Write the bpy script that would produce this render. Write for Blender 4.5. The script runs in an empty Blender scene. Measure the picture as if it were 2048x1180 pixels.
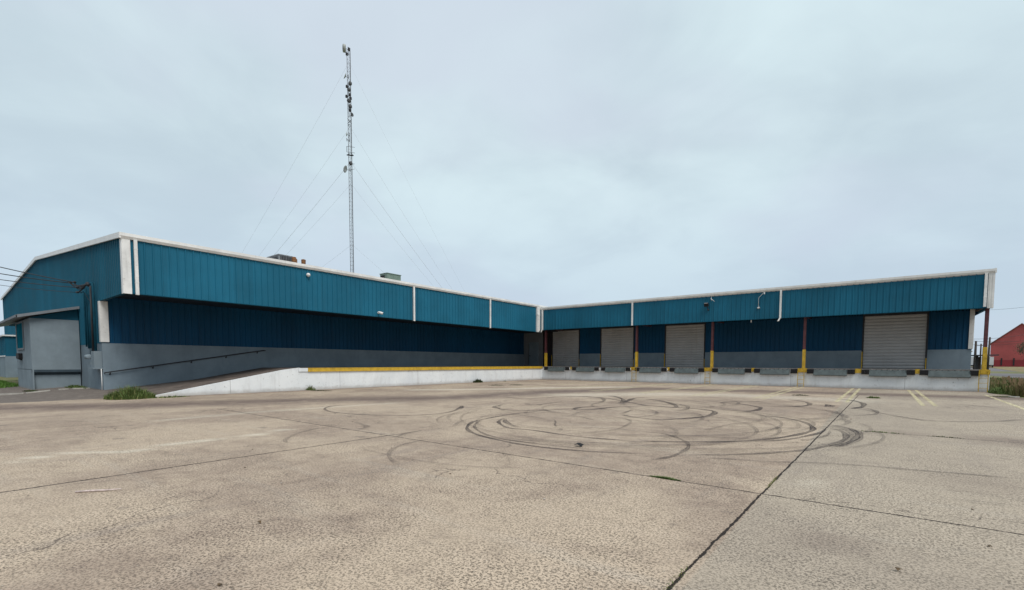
import bpy, math, random
from mathutils import Vector, Matrix
random.seed(7)
R = math.radians
scene = bpy.context.scene
col = scene.collection

# ------------------------------------------------------------------ helpers
class MB:
    """collects geometry for ONE mesh object"""
    def __init__(s): s.v=[]; s.f=[]; s.mi=[]; s.m=0; s.attr=[]; s.val=0.0; s.sm=[]
    def add(s, vs, fs, smooth=False):
        n=len(s.v); s.v += [tuple(q) for q in vs]; s.attr += [s.val]*len(vs)
        for f in fs: s.f.append(tuple(n+i for i in f)); s.mi.append(s.m); s.sm.append(smooth)
        return s
    def box(s, x0,y0,z0,x1,y1,z1):
        x0,x1=min(x0,x1),max(x0,x1); y0,y1=min(y0,y1),max(y0,y1); z0,z1=min(z0,z1),max(z0,z1)
        v=[(x0,y0,z0),(x1,y0,z0),(x1,y1,z0),(x0,y1,z0),(x0,y0,z1),(x1,y0,z1),(x1,y1,z1),(x0,y1,z1)]
        return s.add(v,[(0,3,2,1),(4,5,6,7),(0,1,5,4),(1,2,6,5),(2,3,7,6),(3,0,4,7)])
    def prism(s, prof, a, b, axis):
        """extrude a 2D profile from a to b along axis ('x': prof=(y,z), 'y': prof=(x,z), 'z': prof=(x,y))"""
        def P(q,t):
            return (t,q[0],q[1]) if axis=='x' else ((q[0],t,q[1]) if axis=='y' else (q[0],q[1],t))
        n=len(prof); v=[P(q,a) for q in prof]+[P(q,b) for q in prof]
        f=[(i,(i+1)%n,n+(i+1)%n,n+i) for i in range(n)]+[tuple(range(n))[::-1],tuple(range(n,2*n))]
        return s.add(v,f)
    def obox(s, c, ux, uy, uz):
        c,ux,uy,uz=map(Vector,(c,ux,uy,uz)); v=[]
        for k in (-1,1):
            for i,j in ((-1,-1),(1,-1),(1,1),(-1,1)): v.append(c+ux*i+uy*j+uz*k)
        return s.add(v,[(0,3,2,1),(4,5,6,7),(0,1,5,4),(1,2,6,5),(2,3,7,6),(3,0,4,7)])
    def tube(s, pts, r, n=6, cap=True):
        pts=[Vector(q) for q in pts]; rs=r if isinstance(r,(list,tuple)) else [r]*len(pts)
        vs=[]; fs=[]; prev=None
        for i,q in enumerate(pts):
            t=(pts[min(i+1,len(pts)-1)]-pts[max(i-1,0)]).normalized()
            if prev is None:
                a=Vector((0,0,1)) if abs(t.z)<.9 else Vector((1,0,0)); u=t.cross(a).normalized()
            else: u=(prev-t*prev.dot(t)).normalized()
            prev=u; w=t.cross(u)
            for k in range(n):
                an=2*math.pi*k/n; vs.append(q+(u*math.cos(an)+w*math.sin(an))*rs[i])
        for i in range(len(pts)-1):
            for k in range(n):
                a=i*n+k; b=i*n+(k+1)%n; fs.append((a,b,b+n,a+n))
        if cap: fs.append(tuple(range(n))[::-1]); fs.append(tuple(range(len(vs)-n,len(vs))))
        return s.add(vs,fs,n>=6)
    def lathe(s, c, d, prof, n=16):
        """revolve prof [(dist along d, radius)] about direction d from c"""
        c=Vector(c); d=Vector(d).normalized(); a=Vector((0,0,1)) if abs(d.z)<.9 else Vector((1,0,0))
        u=d.cross(a).normalized(); w=d.cross(u); vs=[]; fs=[]
        for t,r in prof:
            for k in range(n):
                an=2*math.pi*k/n; vs.append(c+d*t+(u*math.cos(an)+w*math.sin(an))*max(r,1e-4))
        for i in range(len(prof)-1):
            for k in range(n):
                q=i*n+k; b=i*n+(k+1)%n; fs.append((q,b,b+n,q+n))
        fs.append(tuple(range(n))[::-1]); fs.append(tuple(range(len(vs)-n,len(vs))))
        return s.add(vs,fs,True)
    def clad(s, x0,y0,x1,y1, n, zb, zt, pitch=.305, h=.037, back=False):
        """ribbed sheet from (x0,y0) to (x1,y1); n = outward (nx,ny); zb,zt number or fn(distance)"""
        L=math.hypot(x1-x0,y1-y0); ux,uy=(x1-x0)/L,(y1-y0)/L
        st=[(0,0)]; k=pitch*.4
        while k<L-.1:
            st += [(k-.036,0),(k-.018,h),(k+.018,h),(k+.036,0),(k+pitch*.36,0),(k+pitch*.36+.012,.006),(k+pitch*.5,.006),(k+pitch*.5+.012,0)]
            k+=pitch
        st=[q for q in st if 0<=q[0]<L]; st.append((L,0))
        fb=zb if callable(zb) else (lambda t:zb); ft=zt if callable(zt) else (lambda t:zt)
        v=[]
        for t,o in st:
            x=x0+ux*t+n[0]*o; y=y0+uy*t+n[1]*o
            v += [(x,y,fb(t)),(x,y,ft(t))]
        fs=[(2*i,2*i+2,2*i+3,2*i+1) for i in range(len(st)-1)]
        return s.add(v,fs)
    def build(s, name, mats, parent=None, attr=None):
        me=bpy.data.meshes.new(name); me.from_pydata(s.v,[],s.f)
        mats=mats if isinstance(mats,(list,tuple)) else [mats]
        for m in mats: me.materials.append(m)
        me.polygons.foreach_set('material_index',s.mi)
        me.polygons.foreach_set('use_smooth',s.sm)
        if attr:
            a=me.attributes.new(attr,'FLOAT','POINT'); a.data.foreach_set('value',s.attr)
        me.update()
        o=bpy.data.objects.new(name,me); col.objects.link(o)
        if parent:
            o.parent=parent; o.matrix_parent_inverse=Matrix.Translation(parent.location).inverted()
        return o

def tag(o,label=None,cat=None,group=None,kind=None):
    if label: o['label']=label
    if cat: o['category']=cat
    if group: o['group']=group
    if kind: o['kind']=kind
    return o
def empty(name,loc,label,cat,group=None):
    o=bpy.data.objects.new(name,None); o.empty_display_size=.3; o.location=loc; col.objects.link(o)
    return tag(o,label,cat,group)
def part_copy(o,parent,dx):
    c=o.copy(); col.objects.link(c); c.parent=parent; c.location=Vector(o.location)+Vector(dx); return c
def copy_thing(root,loc,label):
    c=root.copy(); col.objects.link(c); c.location=loc; c['label']=label
    for ch in root.children:
        d=ch.copy(); col.objects.link(d); d.parent=c
        for g in ch.children:
            e=g.copy(); col.objects.link(e); e.parent=d
    return c

# ------------------------------------------------------------------ materials
class NT:
    def __init__(s,name):
        s.mat=bpy.data.materials.new(name); s.mat.use_nodes=True; s.t=s.mat.node_tree; s.n=s.t.nodes; s.l=s.t.links
        s.b=s.n['Principled BSDF']; s.pos=s.n.new('ShaderNodeNewGeometry').outputs['Position']
    def link(s,a,b): s.l.new(a,b)
    def val(s,sock,v):
        if isinstance(v,(int,float)): sock.default_value=v
        elif isinstance(v,(tuple,list)): sock.default_value=tuple(v)+((1,) if len(v)==3 and sock.type=='RGBA' else ())
        else: s.link(v,sock)
    def math(s,op,a,b=0.0,c=0.0,clamp=False):
        m=s.n.new('ShaderNodeMath'); m.operation=op; m.use_clamp=clamp
        for i,q in enumerate((a,b,c)):
            if i<len(m.inputs): s.val(m.inputs[i],q)
        return m.outputs[0]
    def mapping(s,scale,src=None,rot=(0,0,0)):
        m=s.n.new('ShaderNodeMapping'); m.inputs['Scale'].default_value=scale; m.inputs['Rotation'].default_value=rot
        s.link(src or s.pos,m.inputs['Vector']); return m.outputs[0]
    def noise(s,scale=1,detail=4,rough=.55,vec=None,dist=0):
        m=s.n.new('ShaderNodeTexNoise'); m.inputs['Scale'].default_value=scale; m.inputs['Detail'].default_value=detail
        m.inputs['Roughness'].default_value=rough; m.inputs['Distortion'].default_value=dist
        s.link(vec or s.pos,m.inputs['Vector']); return m.outputs['Fac']
    def ramp(s,f,a,b,lo=0,hi=1):
        m=s.n.new('ShaderNodeMapRange'); m.interpolation_type='SMOOTHSTEP'
        s.val(m.inputs['Value'],f); m.inputs['From Min'].default_value=a; m.inputs['From Max'].default_value=b
        m.inputs['To Min'].default_value=lo; m.inputs['To Max'].default_value=hi; return m.outputs[0]
    def mix(s,f,a,b):
        m=s.n.new('ShaderNodeMix'); m.data_type='RGBA'; s.val(m.inputs[0],f); s.val(m.inputs[6],a); s.val(m.inputs[7],b); return m.outputs[2]
    def mul(s,f,a,b):
        m=s.n.new('ShaderNodeMix'); m.data_type='RGBA'; m.blend_type='MULTIPLY'; s.val(m.inputs[0],f); s.val(m.inputs[6],a); s.val(m.inputs[7],b); return m.outputs[2]
    def grey(s,v):
        m=s.n.new('ShaderNodeCombineColor'); [s.link(v,m.inputs[i]) for i in range(3)]; return m.outputs[0]
    def xyz(s):
        m=s.n.new('ShaderNodeSeparateXYZ'); s.link(s.pos,m.inputs[0]); return m.outputs
    def attr(s,name):
        m=s.n.new('ShaderNodeAttribute'); m.attribute_name=name; return m.outputs['Fac']
    def bump(s,h,strength=.3,dist=.01):
        m=s.n.new('ShaderNodeBump'); m.inputs['Strength'].default_value=strength; m.inputs['Distance'].default_value=dist
        s.link(h,m.inputs['Height']); s.link(m.outputs[0],s.b.inputs['Normal'])
    def done(s,color,rough=.6,metal=0,spec=.5):
        s.val(s.b.inputs['Base Color'],color); s.val(s.b.inputs['Roughness'],rough); s.val(s.b.inputs['Metallic'],metal)
        s.b.inputs['Specular IOR Level'].default_value=spec
        return s.mat

def paint(name,c,var=.18,scale=1.5,rough=.5,streak=.0,streakcol=None,bump=0,bscale=60,metal=0,spec=.4,spots=None):
    m=NT(name); n=m.noise(scale,5,.6)
    lo=tuple(x*(1-var) for x in c); hi=tuple(min(1,x*(1+var)) for x in c)
    k=m.mix(m.ramp(n,.3,.7),lo,hi)
    if streak:
        sn=m.noise(1,4,.6,m.mapping((6,6,.35)))
        k=m.mix(m.ramp(sn,.52,.78,0,streak),k,streakcol or tuple(x*.45 for x in c))
    if spots:
        sp=m.noise(9,6,.7); k=m.mix(m.ramp(sp,.6,.68,0,spots[0]),k,spots[1])
    if bump: m.bump(m.noise(bscale,4,.6),bump,.004)
    return m.done(k,m.ramp(n,.2,.8,rough-.08,rough+.1),metal,spec)

M={}
def teal(name,c,panel):
    m=NT(name); x=m.xyz()
    t=m.math('ADD',x[0],x[1])
    # sheet-to-sheet tone: each 0.915 m panel a touch different
    w=m.n.new('ShaderNodeTexWhiteNoise'); w.noise_dimensions='1D'; m.link(m.math('FLOOR',m.math('DIVIDE',t,.915)),w.inputs['W'])
    n=m.noise(.35,4,.6); st=m.noise(1,5,.65,m.mapping((5,5,.3)))
    k=m.mix(m.ramp(n,.3,.7),tuple(q*.88 for q in c),tuple(q*1.1 for q in c))
    k=m.mul(1,k,m.grey(m.ramp(w.outputs['Value'],0,1,.93,1.06)))
    k=m.mix(m.ramp(st,.5,.8,0,panel),k,(c[0]*1.2+.01,c[1]*.72,c[2]*.62))
    # chalky fading low contrast speckle
    k=m.mix(m.ramp(m.noise(14,4,.7),.6,.75,0,.12),k,(.16,.24,.28))
    return m.done(k,m.ramp(n,.2,.8,.5,.68),0,.2)
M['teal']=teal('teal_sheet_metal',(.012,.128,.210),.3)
M['teal_dull']=teal('teal_sheet_metal_dull',(.009,.096,.155),.35)  # teal sheet in a darker tone
M['teal_shaded']=teal('teal_sheet_metal_shaded',(.004,.064,.145),.35)  # same teal sheet with the canopy shade put into a darker, bluer colour
M['teal_paint']=paint('teal_pipe_paint',(.006,.06,.095),.2,4,.75,spec=.15)
M['board']=paint('teal_boarding',(.010,.12,.17),.2,2,.95,spec=.0)
M['soffit']=paint('dark_soffit',(.012,.022,.036),.3,2,.7)
M['white_trim']=paint('white_trim',(.76,.76,.74),.1,2,.45,.35,(.33,.31,.29),spots=(.4,(.35,.31,.27)))
M['gutter']=paint('white_gutter',(.78,.78,.76),.1,1.2,.42,.3,(.4,.38,.35))
M['roof']=paint('roof_metal',(.5,.5,.5),.15,.5,.5)
M['rtu_grey']=paint('galvanised_grey',(.20,.21,.22),.3,5,.5,.5,(.08,.07,.06))
M['rtu_green']=paint('unit_green_grey',(.16,.22,.18),.15,3,.55,.3,(.08,.1,.08))
M['rust']=paint('rusty_orange',(.17,.075,.028),.5,9,.8,spots=(.8,(.08,.04,.025)))
M['black']=paint('black_rubber',(.010,.010,.012),.4,20,.75,bump=.5,spots=(.5,(.04,.035,.03)))
M['slate']=paint('slate_band',(.045,.07,.09),.2,3,.8)
M['dark']=paint('dark_steel',(.025,.025,.03),.3,5,.6)
M['maroon']=paint('red_oxide_paint',(.105,.035,.04),.3,4,.55,.5,(.05,.02,.02),spots=(.6,(.16,.08,.06)))
M['yellow']=paint('yellow_paint',(.56,.36,.035),.18,5,.5,.6,(.27,.16,.03),spots=(.75,(.12,.08,.04)))
M['leveler']=paint('leveler_grey_green',(.10,.125,.128),.2,4,.55,.5,(.06,.06,.055),spots=(.4,(.2,.13,.09)))
M['steel_edge']=paint('worn_steel_edge',(.22,.20,.19),.3,6,.6,spots=(.6,(.14,.08,.05)))
M['dockfloor']=paint('dock_concrete_floor',(.125,.11,.10),.3,1.2,.85,bump=.3,spots=(.5,(.09,.07,.06)))
M['ramp']=paint('ramp_concrete',(.125,.10,.085),.35,1.3,.9,bump=.5,spots=(.6,(.07,.055,.045)))
M['galv']=paint('galvanised_lattice',(.07,.068,.072),.4,3,.5,metal=.0)
M['dish']=paint('dish_pale_grey',(.36,.38,.36),.12,2,.5)
M['dish_dark']=paint('dish_dark_grey',(.07,.075,.08),.2,3,.6)
M['wire']=paint('cable_black',(.012,.012,.015),.2,3,.6)
M['guy']=paint('guy_strand',(.38,.40,.42),.1,3,.5)
M['camwhite']=paint('camera_white',(.75,.75,.74),.06,5,.35)
M['glass']=NT('dark_glass').done((.015,.018,.022),.12)
M['redbldg']=paint('red_wall',(.42,.095,.095),.12,.4,.7,.25,(.2,.04,.045))
M['redband']=paint('dark_red_band',(.28,.035,.045),.12,.4,.7)
M['pole']=paint('weathered_pole',(.05,.04,.035),.3,4,.85)
M['truckwhite']=paint('truck_white',(.68,.69,.70),.06,1,.4,.2,(.45,.45,.42))
M['tan']=paint('pale_tan_wall',(.55,.47,.32),.1,1,.7)
M['bark']=paint('bark',(.07,.05,.035),.35,8,.9,bump=.6,bscale=25)
M['paperm']=paint('pale_litter',(.42,.37,.33),.2,20,.8)
M['leafdry']=paint('dry_brown_leaf',(.12,.08,.045),.4,60,.85)
M['stickm']=paint('bleached_stick',(.60,.50,.47),.3,25,.85,spots=(.5,(.15,.08,.08)))

def block(name,c,g=.25,bw=True):
    """painted block / stucco wall with grime"""
    m=NT(name); x=m.xyz(); n=m.noise(.9,6,.65); f=m.noise(26,5,.7); st=m.noise(1,6,.68,m.mapping((3.2,3.2,.55)))
    k=m.mix(m.ramp(n,.3,.72),tuple(q*.86 for q in c),tuple(q*1.08 for q in c))
    k=m.mix(m.ramp(st,.5,.8,0,g),k,tuple(q*.5 for q in c))
    k=m.mix(m.ramp(f,.6,.74,0,.25),k,tuple(q*.55 for q in c))
    # splash-back dirt just above the ground
    low=m.math('MULTIPLY',m.ramp(m.math('ADD',x[2],m.math('MULTIPLY',m.noise(3,4,.6),.25)),.1,.42,1,0),.55)
    k=m.mix(low,k,(.24,.21,.18))
    m.bump(m.noise(38,5,.6),.5,.006)
    return m.done(k,.85,0,.2)
M['block']=block('grey_painted_block',(.215,.275,.32))
M['block_light']=block('light_grey_panel',(.22,.24,.26),.3)
M['shedwall']=block('shed_stucco_grey',(.23,.285,.32),.2)
def dockwhite():
    m=NT('white_dock_paint'); x=m.xyz(); n=m.noise(.8,6,.65); st=m.noise(1,6,.7,m.mapping((2.6,2.6,.5)))
    k=m.mix(m.ramp(n,.3,.72),(.72,.75,.765),(.83,.855,.86))
    k=m.mix(m.ramp(st,.48,.8,0,.42),k,(.42,.41,.39))
    k=m.mix(m.ramp(m.noise(7,6,.75),.605,.68,0,.8),k,(.27,.25,.23))      # chips
    k=m.mix(m.ramp(m.noise(42,4,.7),.60,.75,0,.3),k,(.40,.39,.36))
    low=m.math('MULTIPLY',m.ramp(m.math('ADD',x[2],m.math('MULTIPLY',m.noise(2.5,5,.7),.3)),.12,.40,1,0),.6)
    k=m.mix(low,k,(.36,.32,.27))
    # dark tyre / rubber scuffs in the top 0.5 m of the truck side
    scuff=m.math('MULTIPLY',m.ramp(x[2],.45,1.1,0,.35),m.math('MULTIPLY',m.ramp(st,.40,.62),m.ramp(x[1],-.5,.1)))
    k=m.mix(scuff,k,(.30,.29,.28))
    # vertical pour joints
    j=m.math('LESS_THAN',m.math('ABSOLUTE',m.math('SUBTRACT',m.math('FRACT',m.math('DIVIDE',m.math('ADD',m.math('ADD',x[0],x[1]),.02),5.93)),.5)),.0016)
    k=m.mix(m.math('MULTIPLY',j,.7),k,(.2,.19,.18))
    m.bump(m.noise(30,6,.65),.5,.006)
    return m.done(k,.8,0,.25)
M['dockwhite']=dockwhite()
def rolldoor():
    m=NT('beige_grey_slats'); n=m.noise(.7,5,.6); st=m.noise(1,5,.65,m.mapping((4,4,.25)))
    k=m.mix(m.ramp(n,.3,.7),(.44,.445,.44),(.53,.53,.525)); k=m.mix(m.ramp(st,.5,.8,0,.4),k,(.38,.35,.32))
    return m.done(k,.5,0,.35)
M['roll']=rolldoor()
def foliage(name,a,b,dry=None):
    m=NT(name); v=m.attr('tone'); k=m.mix(v,a,b)
    if dry: k=m.mix(m.ramp(v,.8,.95),k,dry)
    m.b.inputs['Subsurface Weight'].default_value=0
    return m.done(k,.7,0,.25)
M['weed']=foliage('weed_green',(.05,.085,.022),(.15,.21,.055),(.22,.19,.08))
M['weed_dark']=foliage('weed_dark_green',(.03,.045,.018),(.075,.10,.035),(.14,.11,.06))
M['tallgrass']=foliage('tall_grass_mixed',(.06,.085,.025),(.19,.175,.06),(.22,.15,.085))
M['lawn']=foliage('lawn_green',(.05,.12,.02),(.12,.24,.04))
M['leaf']=foliage('tree_leaf',(.028,.035,.018),(.11,.10,.06),(.17,.13,.10))

# ------------------------------------------------------------------ world + light
w=bpy.data.worlds.new('World'); scene.world=w; w.use_nodes=True
nt=w.node_tree; N=nt.nodes; Lk=nt.links; bg=N['Background']
SUN_EL,SUN_AZ=R(55),R(108)      # azimuth measured clockwise from +Y
sky=N.new('ShaderNodeTexSky'); sky.sky_type='NISHITA'; sky.sun_disc=False; sky.sun_elevation=SUN_EL; sky.sun_rotation=SUN_AZ
sc=N.new('ShaderNodeVectorMath'); sc.operation='SCALE'; sc.inputs['Scale'].default_value=.10; Lk.new(sky.outputs[0],sc.inputs[0])
tc=N.new('ShaderNodeTexCoord')
sep=N.new('ShaderNodeSeparateXYZ'); Lk.new(tc.outputs['Generated'],sep.inputs[0])
def wm(op,a,b=0.0,clamp=False):
    m=N.new('ShaderNodeMath'); m.operation=op; m.use_clamp=clamp
    for i,q in enumerate((a,b)):
        if isinstance(q,(int,float)): m.inputs[i].default_value=q
        else: Lk.new(q,m.inputs[i])
    return m.outputs[0]
zz=wm('MAXIMUM',sep.outputs[2],0.0)
dn=wm('ADD',zz,.22)
cmb=N.new('ShaderNodeCombineXYZ'); Lk.new(wm('DIVIDE',sep.outputs[0],dn),cmb.inputs[0]); Lk.new(wm('DIVIDE',sep.outputs[1],dn),cmb.inputs[1])
def wn(scale,det,rough,off,dist=0):
    mp=N.new('ShaderNodeMapping'); mp.inputs['Location'].default_value=off; mp.inputs['Scale'].default_value=(1,1,1)
    Lk.new(cmb.outputs[0],mp.inputs[0]); q=N.new('ShaderNodeTexNoise'); q.inputs['Scale'].default_value=scale; q.inputs['Detail'].default_value=det
    q.inputs['Roughness'].default_value=rough; q.inputs['Distortion'].default_value=dist; Lk.new(mp.outputs[0],q.inputs['Vector']); return q.outputs['Fac']
def wr(f,a,b,lo,hi):
    m=N.new('ShaderNodeMapRange'); m.interpolation_type='SMOOTHSTEP'; Lk.new(f,m.inputs['Value'])
    for n_,v_ in (('From Min',a),('From Max',b),('To Min',lo),('To Max',hi)): m.inputs[n_].default_value=v_
    return m.outputs[0]
def wmix(f,a,b):
    m=N.new('ShaderNodeMix'); m.data_type='RGBA'
    for s_,q in ((m.inputs[0],f),(m.inputs[6],a),(m.inputs[7],b)):
        if isinstance(q,(int,float)): s_.default_value=q
        elif isinstance(q,tuple): s_.default_value=q+(1,)
        else: Lk.new(q,s_)
    return m.outputs[2]
big=wn(.75,5,.5,(3.1,1.7,0),.3); mid=wn(2.2,6,.55,(7.3,.4,0),.4); hue=wn(.9,3,.5,(-4,9,0))
fac=wm('ADD',wm('MULTIPLY',big,.68),wm('MULTIPLY',mid,.32))
cl=wmix(wr(fac,.36,.62,0,1),(.58,.70,.77),(.75,.90,.945))
cl=wmix(wr(hue,.42,.62,0,.7),cl,(.66,.735,.84))
cl=wmix(wr(zz,.0,.42,.75,0),cl,(.54,.66,.79))
back=wm('ADD',wm('MULTIPLY',sep.outputs[0],.55),wm('MULTIPLY',sep.outputs[1],-.83))
lowb=wm('MULTIPLY',wr(back,-.1,.6,0,1),wr(zz,.25,.8,1,0))
cl=wmix(wm('MULTIPLY',lowb,.8),cl,(.33,.36,.40))  # dims the unseen low sky behind the camera, deepening shade under the canopies
out=wmix(.92,sc.outputs[0],cl)
Lk.new(out,bg.inputs['Color']); bg.inputs['Strength'].default_value=1.0

sl=bpy.data.lights.new('sun','SUN'); sl.energy=2.4; sl.angle=R(28); sl.color=(1,.955,.90)
so=bpy.data.objects.new('sun',sl); col.objects.link(so)
d=Vector((math.sin(SUN_AZ)*math.cos(SUN_EL),math.cos(SUN_AZ)*math.cos(SUN_EL),math.sin(SUN_EL)))
so.rotation_euler=d.to_track_quat('Z','Y').to_euler(); so.location=(40,-40,40)

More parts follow.
